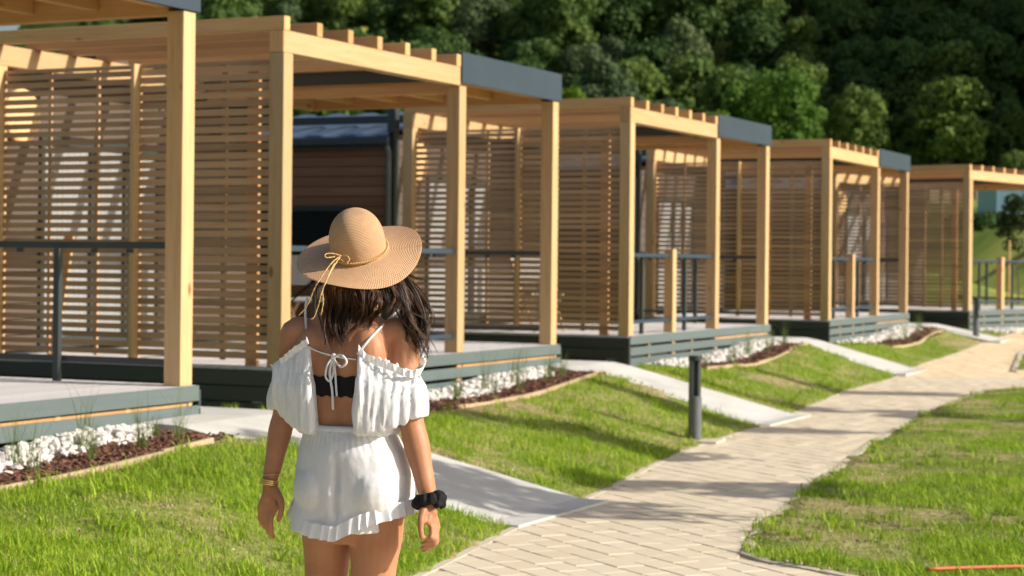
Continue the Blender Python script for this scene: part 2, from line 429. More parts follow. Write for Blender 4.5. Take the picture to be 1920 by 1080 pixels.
for a in range(-330, 60):
    for b in range(-60, 260):
        c = e1 * (a * PL + (b % 2) * PL * .5) + e2 * (b * PW)
        if not (3.0 < c.y < 46 and -2.6 < c.x < 17): continue
        if c.x < float(xl(c.y)) - .3 or c.x > float(xl(c.y)) + 7: continue
        if abs(c.x) > .285 * c.y + .8 : continue
        h1, h2 = e1 * (PL / 2 - JT / 2), e2 * (PW / 2 - JT / 2)
        quad = [c - h1 - h2, c + h1 - h2, c + h1 + h2, c - h1 + h2]; poly = [(p.x, p.y) for p in quad]
        dist, k = near_seg(c.x, c.y)
        inside = bool(paved(np.array(c.x), np.array(c.y)))
        if not inside and dist > .2: continue
        for (q, kk) in sorted({near_seg(px, py)[1]: near_seg(px, py)[0] for px, py in poly + [(c.x, c.y)]}.items()):
            if kk > .3: continue
            A, B = bound[q]; poly = clip(poly, A, B, -1 if q < len(EDGE_L) - 1 else 1)
            if len(poly) < 3: break
        if len(poly) < 3: continue
        ar = abs(sum(poly[i][0] * poly[(i + 1) % len(poly)][1] - poly[(i + 1) % len(poly)][0] * poly[i][1] for i in range(len(poly)))) / 2
        if ar < .004: continue
        cx = sum(p[0] for p in poly) / len(poly); cy = sum(p[1] for p in poly) / len(poly)
        ar2 = sum(poly[i][0] * poly[(i + 1) % len(poly)][1] - poly[(i + 1) % len(poly)][0] * poly[i][1] for i in range(len(poly)))
        if ar2 < 0: poly = poly[::-1]
        pav.append((cy, cx, poly))
pav.sort(key=lambda t: t[0])
rest = MB(); npv = 0
for cy, cx, poly in pav:
    z = random.uniform(-.0016, .0016); tilt = (random.uniform(-.006, .006), random.uniform(-.006, .006))
    vis = cy > 9.3 and npv < 300
    if vis:
        mb = MB(); paver_solid(mb, poly, z, (cx, cy), tilt)
        zc = float(zp(cy)); mb.v = [(x - cx, y - cy, q - zc) for x, y, q in mb.v]
        mb.build('paver', M['paver'], walk, (cx, cy, zc)); npv += 1
    else: paver_solid(rest, poly, z, (cx, cy), tilt)
tag(rest.build('pavers_farther_along', M['paver'], walk), kind='stuff')
# kerbs flush with the lawn
strip('kerb_stone', [p for p in EDGE_L if 3 <= p[1] <= 45], .002, .05, .1, M['kerb'], walk, 1)
LR = [(8.2, 24.5), (6.35, 23.8), (5.72, 23.2), (4.31, 19.93), (3.05, 16.46), (2.10, 13.35), (1.41, 11.1), (1.23, 10.2), (1.33, 9.90), (1.55, 9.64), (1.77, 9.31), (3.0, 7.8), (5.0, 5.4)]
strip('kerb_stone', LR, .008, .06, .14, M['kerb'], walk, 1)
strip('kerb_stone', [(11.8, 39.2), (10.1, 35.4), (9.0, 32.9), (8.05, 30.4), (7.35, 28.0), (6.95, 26.6), (8.2, 26.9), (14, 32)], .02, .07, .12, M['kerb'], walk, 1)

# ------------------------------------------------------------------ concrete ramps up to the decks
RL = {0: 'broad concrete ramp rising from the walk beside the woman to the nearest deck', 1: 'concrete ramp passing behind the near bollard lamp', 2: 'concrete ramp leading to the deck right of the near bollard lamp',
      3: 'farthest curving concrete ramp beside the far bollard lamp', 4: 'concrete ramp beyond the farthest porch'}
for i in UNITS:
    if i == 4: continue
    vs = list(np.arange(.5, RAMP_END[i] - .06, -.1)) + [RAMP_END[i] - .06]
    V = []; F = []; ends = []
    for j, v in enumerate(vs):
        z = float(ramp_z(i, v)); u0 = 5.395 if v > -.035 else RAMP_U0
        for u, dz in ((u0, -.13), (u0, 0), (RAMP_U1, 0), (RAMP_U1, -.13)):
            x, y = u2w(i, u, v); V.append((x, y, z + dz))
        if j:
            a, b = 4 * (j - 1), 4 * j; F += [(a + k, a + (k + 1) % 4, b + (k + 1) % 4, b + k) for k in range(4)]
    F += [(0, 3, 2, 1), (4 * (len(vs) - 1), 4 * (len(vs) - 1) + 1, 4 * (len(vs) - 1) + 2, 4 * (len(vs) - 1) + 3)]
    me = bpy.data.meshes.new('concrete_ramp'); me.from_pydata(V, [], F); me.materials.append(M['concrete']); me.update()
    tag(link('concrete_ramp', me), RL[i], kind='structure')
# ------------------------------------------------------------------ timber porches
PS = .137; W1 = 3.06; HB, HT, HR = 2.505, 2.681, 2.792; VR = 2.89; FB, FT = 2.53, 2.82; VF = 3.05
LP = {0: 'nearest timber porch, cut by the left edge, with grey metal roof fascia',
      1: 'timber porch behind the woman with tall slatted side screen and open rafters',
      2: 'timber porch in the middle, seen left of and behind the near bollard lamp',
      3: 'fourth timber porch, second from the right edge, in front of the dark wood',
      4: 'farthest timber porch, cut by the right edge, with the dark young tree behind its railing'}
def make_porch():
    P = empty('timber_porch')
    pm = M['pine']
    # deck
    vb = 0.0; k = 0
    while vb < VR + .1:
        timber('deck_board', M['deck'], P, -.012, UW + .05, vb + .0, vb + .138, -.026, 0, .003); vb += .145; k += 1
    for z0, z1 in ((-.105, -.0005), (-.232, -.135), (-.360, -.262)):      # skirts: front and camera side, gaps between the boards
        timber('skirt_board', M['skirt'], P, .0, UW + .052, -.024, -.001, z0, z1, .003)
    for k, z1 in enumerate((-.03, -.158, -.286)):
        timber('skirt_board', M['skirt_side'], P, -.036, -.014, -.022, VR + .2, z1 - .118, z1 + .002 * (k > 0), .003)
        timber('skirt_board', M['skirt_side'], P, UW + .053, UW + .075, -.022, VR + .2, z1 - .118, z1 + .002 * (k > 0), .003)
    for u in (.0, .66, 1.46, 2.16, W1, 3.9, 4.6, UW - .04):
        timber('stud', M['rafter'], P, u + .002, u + .048 + .05 * (u in (1.46, W1)), .002, .06, -.42, -.03, .002)
    timber('stud_rail', M['rafter'], P, W1 + .12, UW - .05, .003, .03, -.165, -.115, .002)
    timber('beam_under_deck', M['skirt_side'], P, .05, UW - .05, .30, .40, -.42, -.03, 0)
    # posts
    timber('post', pm, P, 0, PS, 0, PS, .001, HB - .001, .004)
    timber('post', pm, P, W1, W1 + PS, 0, PS, .001, HB - .001, .004)
    timber('post', pm, P, UW - PS, UW, 0, PS, .001, FB - .002, .004)
    timber('post', pm, P, 0, PS, VR, VR + PS, .001, HB - .001, .004)
    timber('short_post', pm, P, 1.46, 1.58, 0, .12, .001, 1.03, .004)
    # beams and rafters
    timber('front_beam', pm, P, 0, W1 + .018, .002, PS, HB, HT, .004)
    timber('beam_end', M['rafter'], P, -.004, -.0005, .006, PS - .004, HB + .004, HT - .004, 0)
    timber('rear_beam', pm, P, 0, UW, VR + .001, VR + PS, HB, HT, .004)
    for k in range(7):
        u = k * (W1 + .018 - .085) / 6
        timber('rafter', M['rafter'], P, u, u + .085, -.001, VR + .12, HT + .001, HR + .002, .003)
    # roofed part: metal fascia, joists and boarded ceiling
    Rf = empty('roof', parent=P)
    u0, u1 = W1 + .02, UW + .035
    timber('fascia', M['fascia'], Rf, u0, u1, -.018, 0, FB, FT, .004)
    timber('fascia', M['metal'], Rf, u0 + .001, u0 + .016, .001, VR + .3, FB + .02, FT - .002, .002)
    timber('fascia', M['fascia'], Rf, u1 - .016, u1 - .001, .001, VR + .3, FB, FT - .002, .002)
    timber('ceiling', M['rafter'], Rf, u0 + .017, u1 - .017, .001, VR + .3, 2.70, 2.715, 0)
    timber('roof_sheet', M['fascia'], Rf, u0 + .017, u1 - .017, .001, VR + .3, 2.76, 2.78, 0)
    timber('side_beam', M['rafter'], Rf, W1 + .06, W1 + .15, .14, VR - .002, 2.44, 2.545, .004)
    timber('side_beam', M['rafter'], Rf, UW - .12, UW - .03, .14, VR - .002, 2.505, 2.66, .004)
    for v in (.16, .72, 1.28, 1.84, 2.40):
        timber('joist', M['rafter'], Rf, W1 + .151, UW - .121, v, v + .07, 2.56, 2.699, .003)
    # slatted screen on the side facing the walk
    S = empty('slat_screen', parent=P)
    z = .055; n = 0
    while z < 2.40:
        jz = random.uniform(-.002, .002)
        timber('slat', M['slat'], S, .098, .118, PS + .002, 1.462, z + jz, z + .054 + jz, .002)
        timber('slat', M['slat'], S, .098, .118, 1.505, VR - .002, z + jz, z + .046 + jz, .002)
        z += .0702; n += 1
    timber('top_rail', M['slat'], S, .094, .128, PS + .002, 1.462, 2.43, 2.462, .002)
    timber('top_rail', M['slat'], S, .094, .128, 1.505, VR - .002, 2.43, 2.462, .002)
    timber('stile', pm, S, .02, .135, 1.464, 1.503, .03, 2.465, .002)
    for v in (.62, .98): timber('batten', M['slat'], S, .120, .150, v, v + .045, .04, 2.45, .002)
    for v in (1.9, 2.4): timber('batten', M['slat'], S, .120, .145, v, v + .03, .04, 2.45, .002)
    timber('batten', M['rafter'], S, .152, .19, .33, .44, .001, 2.44, .002)
    # railings: front (left bay) and far side
    for part, args in (('front', None), ('far', None)):
        G = empty('railing', parent=P); mm = M['fascia'] if part == 'front' else M['metal']
        if part == 'front':
            timber('rail', mm, G, PS + .002, W1 - .002, .045, .09, .925, .972, .004)
            timber('rail', mm, G, PS + .002, W1 - .002, .045, .09, .135, .178, .004)
            for u in (.667, 2.16): timber('rail_post', M['metal'], G, u, u + .045, .091, .135, .001, .924, .003)
            for u in (.4, 1.1, 1.9, 2.6): timber('bracket', M['metal'], G, u, u + .05, .055, .08, .895, .924, .002)
        else:
            timber('rail', mm, G, UW - .09, UW - .045, PS + .002, VR - .002, .925, .972, .004)
            timber('rail', mm, G, UW - .09, UW - .045, PS + .002, VR - .002, .135, .178, .004)
            for v in (1.03, 2.05): timber('rail_post', M['metal'], G, UW - .134, UW - .091, v, v + .05, .001, .924, .003)
            for v in (.45, .75, 1.4, 1.75): timber('bracket', M['metal'], G, UW - .08, UW - .055, v, v + .05, .895, .924, .002)
    return P
def place(o, i):
    x, y, a = UNITS[i]; o.location = (x, y, 0); o.rotation_euler = (0, 0, R(90) - a)
proto = make_porch(); place(proto, 0); index_kids()
for i in range(5):
    o = proto if i == 0 else copy_tree(proto)
    place(o, i); tag(o, LP[i], 'porch', 'timber porches in a row along the walk')

# ------------------------------------------------------------------ cabins behind the porches
LC = {1: 'brown boarded cabin behind the slatted screen at the left edge', 2: 'dark cabin with blue metal roof seen past the hat of the woman',
      3: 'brown cabin with black corner trim seen through the middle porch', 4: 'cabin hidden behind the farthest slatted screens'}
def make_cabin():
    K = empty('cabin'); CW, CL = 4.4, 7.5
    v0 = VF + .12; u0 = .06
    mb = MB(); mb.box(u0 + .03, u0 + CW, v0 + .03, v0 + CL, -.36, 2.36); mb.build('wall', M['metal'], K)
    # floor skirt and cladding boards on the side wall
    z = .02
    while z < 2.22:
        timber('cladding_board', M['clad'], K, u0, u0 + .028, v0 + .10, v0 + CL - .1, z, z + .118, .003); z += .126
    for z1 in (-.03, -.158, -.286): timber('skirt_board', M['skirt_side'], K, u0 - .01, u0 + .02, v0 + .02, v0 + CL, z1 - .118, z1 + .002, .003)
    # facade boards
    z = .02
    while z < 2.3:
        timber('facade_board', M['facade'], K, u0 + .1, .90, v0, v0 + .028, z, z + .135, .003)
        timber('facade_board', M['facade'], K, 2.74, u0 + CW - .1, v0, v0 + .028, z, z + .135, .003); z += .142
    timber('facade_board', M['facade'], K, .901, 2.739, v0, v0 + .028, 1.97, 2.28, .003)
    # black corner trim carried up past the eave, down pipe
    timber('corner_trim', M['metal'], K, u0 - .02, u0 + .10, v0 - .01, v0 + .10, -.3, 2.74, .004)
    timber('corner_trim', M['metal'], K, u0 + CW - .1, u0 + CW + .02, v0 - .01, v0 + .10, -.3, 2.5, .004)
    mb = MB(); mb.tube([(u0 - .062, v0 + .05, -.2), (u0 - .062, v0 + .05, 2.2), (u0 - .10, v0 + .07, 2.3)], .036, 12); mb.build('down_pipe', M['bollard'], K, smooth=True)
    # roof
    Ro = empty('roof', parent=K)
    pr = []; ru = u0 + CW / 2
    def sheet(ua, za, ub, zb, name):
        V = []; F = []; n = 90
        for j in range(n + 1):
            v = v0 + .02 + (CL - .0) * j / n; ph = (j % 6); h = .028 if ph in (0, 1, 2) else 0.0
            V += [(ua, v, za + h), (ub, v, zb + h), (ua, v, za - .03 + h), (ub, v, zb - .03 + h)]
            if j:
                a = 4 * (j - 1); b = 4 * j; F += [(a, a + 1, b + 1, b), (a + 2, b + 2, b + 3, a + 3), (a, b, b + 2, a + 2), (a + 1, a + 3, b + 3, b + 1)]
        me = bpy.data.meshes.new(name); me.from_pydata(V, [], F); me.materials.append(M['roof']); me.update(); link(name, me, Ro)
    sheet(u0 - .12, 2.40, ru, 2.86, 'roof_sheet'); sheet(ru, 2.861, u0 + CW + .12, 2.40, 'roof_sheet')
    timber('gutter', M['metal'], Ro, u0 - .20, u0 - .122, v0 + .0, v0 + CL, 2.29, 2.385, .01)
    timber('eave_board', M['metal'], Ro, u0 - .11, u0 - .02, v0 + .11, v0 + CL, 2.24, 2.365, .004)
    mb = MB(); zz = lambda u: 2.40 + .46 * (u - u0 + .12) / (ru - u0 + .12)
    ug = u0 + .75; mb.box(ug, ug + .04, v0 + .05, v0 + CL, zz(ug) + .05, zz(ug) + .15); mb.build('snow_guard', M['metal'], Ro)
    mb = MB(); b = len(mb.v); mb.v += [(u0 + .1, v0 + .02, 2.28), (u0 + CW - .1, v0 + .02, 2.28), (ru, v0 + .02, 2.80), (u0 + .1, v0 + .10, 2.28), (u0 + CW - .1, v0 + .10, 2.28), (ru, v0 + .10, 2.80)]
    mb.f += [(0, 1, 2), (5, 4, 3), (0, 3, 4, 1), (1, 4, 5, 2), (2, 5, 3, 0)]; mb.build('gable', M['facade'], K)
    # side window with drawn blind
    Wn = empty('window', parent=K); a, b_, c, d = v0 + .62, v0 + 2.3, .62, 1.53
    for q in ((a, b_, d - .06, d), (a, b_, c, c + .06), (a, a + .06, c + .061, d - .061), (b_ - .06, b_, c + .061, d - .061)):
        timber('frame', M['metal'], Wn, u0 - .03, u0 + .012, q[0], q[1], q[2], q[3], .003)
    timber('pane', M['glass_dark'], Wn, u0 - .008, u0 - .004, a + .061, b_ - .061, c + .061, d - .061, 0)
    # glazed front with white curtains
    Gz = empty('glazed_front', parent=K)
    for (a, b_) in ((.905, 1.68), (1.70, 2.20), (2.22, 2.735)):
        for q in ((a, b_, 1.88, 1.96), (a, b_, .03, .13), (a, a + .055, .131, 1.879), (b_ - .055, b_, .131, 1.879)):
            timber('frame', M['metal'], Gz, q[0], q[1], v0 - .03, v0 + .025, q[2], q[3], .003)
        n = 26; V = []; F = []
        for j in range(n + 1):
            u = a + .056 + (b_ - a - .112) * j / n; dv = .006 * math.sin(j * 1.9)
            V += [(u, v0 + .012 + dv, .131), (u, v0 + .012 + dv, 1.879)]
            if j: F.append((2 * j - 2, 2 * j, 2 * j + 1, 2 * j - 1))
        me = bpy.data.meshes.new('curtain'); me.from_pydata(V, [], F); me.materials.append(M['curtain']); me.update(); link('curtain', me, Gz)
    # round wooden disc lamp on the facade
    mb = MB(); mb.lathe([(0, 0), (.235, 0), (.24, .01), (.24, .05), (.225, .06), (0, .06)], 40)
    mb.build('round_wall_lamp', M['disc'], K, (.62, v0 - .001, 2.115), (R(90), 0, 0))
    return K
cab = make_cabin(); place(cab, 1); index_kids()
for i in (1, 2, 3, 4):
    o = cab if i == 1 else copy_tree(cab); place(o, i); tag(o, LC[i], 'cabin', 'cabins behind the porches')
# ------------------------------------------------------------------ beds of white stones and bark in front of the decks
def ico(sub=1):
    bm = bmesh.new(); bmesh.ops.create_icosphere(bm, subdivisions=sub, radius=1)
    V = np.array([v.co[:] for v in bm.verts]); F = np.array([[v.index for v in f.verts] for f in bm.faces]); bm.free(); return V, F
IV, IF = ico(1)
def rotm(n):
    a = rng.uniform(0, 6.283, (n, 3)); ca, sa = np.cos(a), np.sin(a)
    Rz = np.zeros((n, 3, 3)); Rz[:, 0, 0] = ca[:, 0]; Rz[:, 0, 1] = -sa[:, 0]; Rz[:, 1, 0] = sa[:, 0]; Rz[:, 1, 1] = ca[:, 0]; Rz[:, 2, 2] = 1
    Rx = np.zeros((n, 3, 3)); Rx[:, 0, 0] = 1; Rx[:, 1, 1] = ca[:, 1]; Rx[:, 1, 2] = -sa[:, 1]; Rx[:, 2, 1] = sa[:, 1]; Rx[:, 2, 2] = ca[:, 1]
    return Rz @ Rx
def stones_np(P, size, squash=(1, .8, .62)):
    n = len(P); Rm = rotm(n)
    sh = IV[None] * (1 + rng.uniform(-.22, .22, (n, len(IV), 1))) * np.array(squash) * size[:, None, None]
    V = np.einsum('nij,nkj->nki', Rm, sh) + P[:, None]
    F = IF[None] + (np.arange(n) * len(IV))[:, None, None]
    return V.reshape(-1, 3), F.reshape(-1, 3)
stone_me = []
for k in range(6):
    V, F = stones_np(np.zeros((1, 3)), np.array([1.0])); stone_me.append(mesh_np('stone', V, F, M['stone'], False))
LB = {0: 'bed of white stones under the nearest deck at the left edge', 1: 'bed of white stones below the deck right of the woman', 2: 'white stone strip under the middle deck behind the bollard lamp', 3: 'white stone strip under the deck of the fourth porch', 4: 'white stone strip under the farthest deck'}
def bed_uv(i, n, v0, v1, umin, umax, f=None):
    u = rng.uniform(umin, umax, n); v = rng.uniform(v0, v1, n); return u, v
for i in UNITS:
    umax = 4.52; n = {0: 1500, 1: 1500, 2: 1100, 3: 700, 4: 600}[i]
    bed = empty('stone_bed', (0, 0, 0)); tag(bed, LB[i], kind='structure')
    u = rng.uniform(.25 if i else 1.2, umax, n * 2); v = -.03 - rng.uniform(0, 1, n * 2) ** .9 * (.54 + .06 * np.sin(u * 3.2)) * np.clip((4.7 - u) / .8 + .15, .2, 1)
    u, v = u[:n], v[:n]
    x, y = u2w(i, u, v); z = ground_fine(x, y); s = rng.uniform(.018, .036, n) * (1 if i < 2 else 1.15)
    z = z + s * .3 + rng.uniform(0, .05, n) * np.clip(1 - np.abs(v + .25) / .3, 0, 1)
    P = np.stack([x, y, z], 1)
    nobj = 300 if i == 0 else 0
    if nobj:
        px = 960 + 3593 * x / y; vis = (px > -5); order = np.argsort(np.where(vis, y, 99) - z * 3)[:nobj]
        for q in order: 
            o = link('stone', stone_me[int(q) % 6], bed, P[q], tuple(rng.uniform(0, 6.28, 3))); o.scale = (s[q],) * 3
        keep = np.ones(n, bool); keep[order] = False; P, s = P[keep], s[keep]
    V, F = stones_np(P, s); tag(link('small_stones', mesh_np('small_stones', V, F, M['stone']), bed), kind='stuff')
# bark mulch between the stones and the plank edging
BV = np.array([(-.5, -.5, -.12), (.5, -.5, -.12), (.5, .5, -.12), (-.5, .5, -.12), (-.5, -.5, .12), (.5, -.5, .12), (.5, .5, .12), (-.5, .5, .12)])
BF = np.array([(0, 3, 2, 1), (4, 5, 6, 7), (0, 1, 5, 4), (1, 2, 6, 5), (2, 3, 7, 6), (3, 0, 4, 7)])
def chips(P, L, Wd, name, mat):
    n = len(P); Rm = rotm(n); a = rng.uniform(0, 6.28, n); t = rng.normal(0, .35, (n, 2))
    Rz = np.zeros((n, 3, 3)); Rz[:, 0, 0] = np.cos(a); Rz[:, 0, 1] = -np.sin(a); Rz[:, 1, 0] = np.sin(a); Rz[:, 1, 1] = np.cos(a); Rz[:, 2, 2] = 1
    Rx = np.zeros((n, 3, 3)); Rx[:, 0, 0] = 1; Rx[:, 1, 1] = np.cos(t[:, 0]); Rx[:, 1, 2] = -np.sin(t[:, 0]); Rx[:, 2, 1] = np.sin(t[:, 0]); Rx[:, 2, 2] = np.cos(t[:, 0])
    Ry = np.zeros((n, 3, 3)); Ry[:, 1, 1] = 1; Ry[:, 0, 0] = np.cos(t[:, 1]); Ry[:, 0, 2] = np.sin(t[:, 1]); Ry[:, 2, 0] = -np.sin(t[:, 1]); Ry[:, 2, 2] = np.cos(t[:, 1])
    S = np.stack([L, Wd, Wd * .6], 1)
    V = np.einsum('nij,nkj->nki', Rz @ Rx @ Ry, BV[None] * S[:, None]) + P[:, None]
    F = BF[None] + (np.arange(n) * 8)[:, None, None]
    return mesh_np(name, V.reshape(-1, 3), F.reshape(-1, 4), mat)
def bark_mat():
    m, nt, b = new_mat('red_brown_bark_chip'); g = nt.nodes.new('ShaderNodeNewGeometry')
    c = ramp(nt, g.outputs['Random Per Island'], [(0, (.05, .022, .016)), (.5, (.13, .052, .033)), (.85, (.22, .095, .06)), (1, (.32, .19, .12))])
    nt.links.new(c, b.inputs['Base Color']); b.inputs['Roughness'].default_value = .8; return m
M['chip'] = bark_mat()
def edge_v(i, u): return -.90 + .07 * np.sin(u * 1.3 + i) + .35 * np.clip((u - 3.4) / 1.2, 0, 1) ** 2 * 0
for i in UNITS:
    n = {0: 5200, 1: 4200, 2: 2600, 3: 1500, 4: 800}[i]
    u = rng.uniform(.4 if i else 1.2, 4.55, n); v = rng.uniform(-.90, -.46, n)
    v = np.where(u > 3.9, rng.uniform(-.90, -.05, n), v)
    x, y = u2w(i, u, v); z = ground_fine(x, y) + rng.uniform(.0, .022, n)
    L = rng.uniform(.02, .065, n); Wd = rng.uniform(.01, .028, n)
    o = link('bark_mulch', chips(np.stack([x, y, z], 1), L, Wd, 'bark_mulch', M['chip'])); tag(o, 'red brown bark mulch beside the white stones of porch bed', kind='stuff')
    # plank edging
    E_ = empty('garden_edging'); tag(E_, {0: 'plank edging of the bark bed at the lower left', 1: 'plank edging of the bark bed right of the woman', 2: 'plank edging of the bark bed behind the bollard lamp', 3: 'plank edging before the fourth porch', 4: 'plank edging before the farthest porch'}[i], 'garden edging')
    us = np.arange(.3 if i else 1.0, 4.56, .53); pts = [(a, float(edge_v(i, a))) for a in us]
    for (ua, va), (ub, vb) in zip(pts[:-1], pts[1:]):
        A = Vector(u2w(i, ua, va)); B = Vector(u2w(i, ub, vb)); za = float(ground(A.x, A.y)); zb = float(ground(B.x, B.y))
        L_ = (B - A).length; c = (A + B) / 2
        key = ('plank', i); mb = MB(); mb.box(-L_ / 2 + .002, L_ / 2 - .002, -.014, .014, -.08, .028)
        o = mb.build('plank', M['edging'], E_, (c.x, c.y, (za + zb) / 2 + random.uniform(-.006, .006)), (0, -math.atan2(zb - za, L_), math.atan2(B.y - A.y, B.x - A.x)))
# ------------------------------------------------------------------ blades
def blades(P, H, Wd, lean, tint, name, mat, segs=2, heading=None):
    """tapered bent blades; P (n,3)"""
    n = len(P); a = rng.uniform(0, 6.283, n) if heading is None else heading
    d = np.stack([np.cos(a), np.sin(a), np.zeros(n)], 1); s = np.stack([-np.sin(a), np.cos(a), np.zeros(n)], 1)
    rows = []; up = np.array([0, 0, 1.])
    for k in range(segs + 1):
        t = k / segs; c = P + up * (H * t * (1 - .25 * lean * t))[:, None] + d * (H * lean * t * t)[:, None]
        wd = Wd * (1 - t) ** .8
        if k < segs: rows += [c - s * wd[:, None] / 2, c + s * wd[:, None] / 2]
        else: rows += [c]
    nv = 2 * segs + 1; V = np.stack(rows, 1).reshape(-1, 3); base = (np.arange(n) * nv)[:, None]
    tri = []
    for k in range(segs - 1): tri += [(2 * k, 2 * k + 1, 2 * k + 3), (2 * k, 2 * k + 3, 2 * k + 2)]
    tri += [(2 * segs - 2, 2 * segs - 1, 2 * segs)]
    F = (base[:, None] + np.array(tri)[None]).reshape(-1, 3)
    T = np.repeat(tint, nv)
    return mesh_np(name, V, F, mat, False, {'tint': T})
def pn(x, y, s, seed=0):
    """cheap smooth noise 0..1"""
    v = np.zeros_like(x)
    r = np.random.default_rng(seed)
    for k in range(7):
        a = r.uniform(0, 6.28); f = s * r.uniform(.6, 2.2); v += np.sin((x * math.cos(a) + y * math.sin(a)) * f + r.uniform(0, 6.28)) / 7
    return .5 + v * 1.1
def in_bed(x, y):
    r = np.zeros(x.shape, bool)
    for i in UNITS:
        u, v = w2u(i, x, y)
        r |= (u > (.25 if i else 1.0)) & (u < 4.6) & (v > edge_v(i, u) - .02) & (v < .1)
        r |= (u > RAMP_U0 - .01) & (u < RAMP_U1 + .01) & (v > RAMP_END[i] - .08) & (v < .52)
        r |= (u > -.03) & (u < UW + .07) & (v > -.03) & (v < 12)
        r |= (u > -.3) & (u < UW) & (v > 3) & (v < 12)
    return r
def lawn_points(n, x0, x1, y0, y1):
    y = y0 * (y1 / y0) ** rng.uniform(0, 1, n)
    x = rng.uniform(-1, 1, n) * (.275 * y + .4)
    k = (x > x0) & (x < x1); x, y = x[k], y[k]
    k = ~paved(x, y) & ~in_bed(x, y) & (np.abs(x - xl(y)) > .045 * (x > xl(y) - 1)); x, y = x[k], y[k]
    # keep the kerbs of the right lawn free
    return x, y
def dens(x, y):
    d = np.clip(((pn(x, y, 1.6, 1) * .6 + pn(x, y, 5, 2) * .4) - .28) / .42, 0, 1); return d * d * (3 - 2 * d)
x, y = lawn_points(640000, -12, 13, 7.0, 46)
D = dens(x, y); left = x < xl(y); lush = np.where(left, np.clip(D * .85 + .3, 0, 1), np.clip(D * .85 + .17, 0, 1))
keep = rng.uniform(0, 1, len(x)) < .22 + .78 * lush
x, y, D, lush = x[keep], y[keep], D[keep], lush[keep]
H = (.016 + .034 * lush * rng.uniform(.3, 1.25, len(x))) * (1 + .9 * (rng.uniform(0, 1, len(x)) > .97))
Wd = (.0026 + .00022 * y) * rng.uniform(.7, 1.5, len(x)); lean = rng.uniform(.1, 1.0, len(x))
tint = np.clip(.20 + .62 * lush + rng.normal(0, .16, len(x)) - .25 * (pn(x, y, 3, 5) < .42), 0, 1)
z = ground_fine(x, y) - .004
g = link('lawn_grass', blades(np.stack([x, y, z], 1), H, Wd, lean, tint, 'lawn_grass', M['grass'], 2)); tag(g, 'short patchy lawn grass on both sides of the walk', kind='stuff')
# broad-leaved weeds and longer tufts
cx, cy = lawn_points(1500, -12, 12, 7.5, 30); Pn = []; Hn = []; Tn = []; Wn = []
m = rng.integers(10, 26, len(cx))
px_ = np.repeat(cx, m) + rng.normal(0, .035, m.sum()); py_ = np.repeat(cy, m) + rng.normal(0, .035, m.sum())
k = ~paved(px_, py_) & ~in_bed(px_, py_); px_, py_ = px_[k], py_[k]
o = link('grass_tufts', blades(np.stack([px_, py_, ground_fine(px_, py_) - .004], 1), rng.uniform(.05, .13, len(px_)), rng.uniform(.006, .012, len(px_)), rng.uniform(.3, 1.2, len(px_)), np.clip(rng.normal(.75, .18, len(px_)), 0, 1), 'grass_tufts', M['grass'], 3)); tag(o, 'longer tufts standing in the lawn', kind='stuff')
# clods and pebbles in the lawn
x, y = lawn_points(9000, -12, 12, 7.5, 26); k = dens(x, y) < .55; x, y = x[k], y[k]
V, F = stones_np(np.stack([x, y, ground_fine(x, y) + .002], 1), rng.uniform(.004, .013, len(x)))
def clod_mat():
    m, nt, b = new_mat('clod'); g = nt.nodes.new('ShaderNodeNewGeometry')
    c = ramp(nt, g.outputs['Random Per Island'], [(0, (.12, .08, .05)), (.6, (.26, .19, .12)), (.9, (.36, .28, .19)), (.97, (.6, .57, .52))], 'LINEAR')
    nt.links.new(c, b.inputs['Base Color']); b.inputs['Roughness'].default_value = .9; return m
tag(link('clods', mesh_np('clods', V, F, clod_mat())), 'clods and pebbles in the thin lawn', kind='stuff')
# ornamental grasses in the beds: each plant a thing
def tuft_mesh(n, h, seed):
    r = np.random.default_rng(seed); P = np.zeros((n, 3)); P[:, :2] = r.normal(0, .022, (n, 2))
    return blades(P, r.uniform(.35, 1.0, n) * h, np.full(n, .0045), r.uniform(.05, .75, n), np.clip(r.normal(.6, .25, n), 0, 1), 'ornamental_grass', M['reed'], 4)
tufts = [tuft_mesh(38, .40, 1), tuft_mesh(26, .56, 2), tuft_mesh(60, .24, 3)]
spots = {0: [(2.35, -.62, 1), (2.6, -.5, 0), (2.9, -.66, 1), (3.05, -.4, 1), (3.35, -.7, 0), (3.6, -.45, 1), (3.75, -.75, 0), (4.2, -.7, 1), (4.3, -.45, 2)],
         1: [(1.7, -.7, 0), (2.1, -.5, 2), (2.4, -.72, 0), (2.75, -.45, 1), (3.0, -.68, 1), (3.25, -.5, 1), (3.6, -.7, 0), (4.1, -.62, 0), (4.3, -.4, 2)],
         2: [(1.0, -.6, 2), (1.6, -.7, 2), (2.2, -.55, 0), (2.6, -.6, 1), (2.9, -.5, 0), (3.3, -.65, 1), (3.8, -.55, 0), (4.2, -.6, 0)],
         3: [(1.5, -.6, 2), (2.5, -.6, 1), (3.4, -.6, 0), (4.1, -.5, 1)]}
LT = {0: 'tuft of tall thin grass in the bark bed at the lower left', 1: 'tuft of thin grass in the bed right of the woman', 2: 'tuft of thin grass in the bed behind the bollard lamp', 3: 'tuft of thin grass before the fourth porch'}
for i, L_ in spots.items():
    for u, v, k in L_:
        X_, Y_ = u2w(i, u, v); o = link('ornamental_grass', tufts[k], None, (X_, Y_, float(ground_fine(X_, Y_))), (0, 0, random.uniform(0, 6.28)))
        s = random.uniform(.85, 1.15); o.scale = (s, s, s); tag(o, LT[i], 'grass plant', LT[i].replace('tuft', 'tufts'))
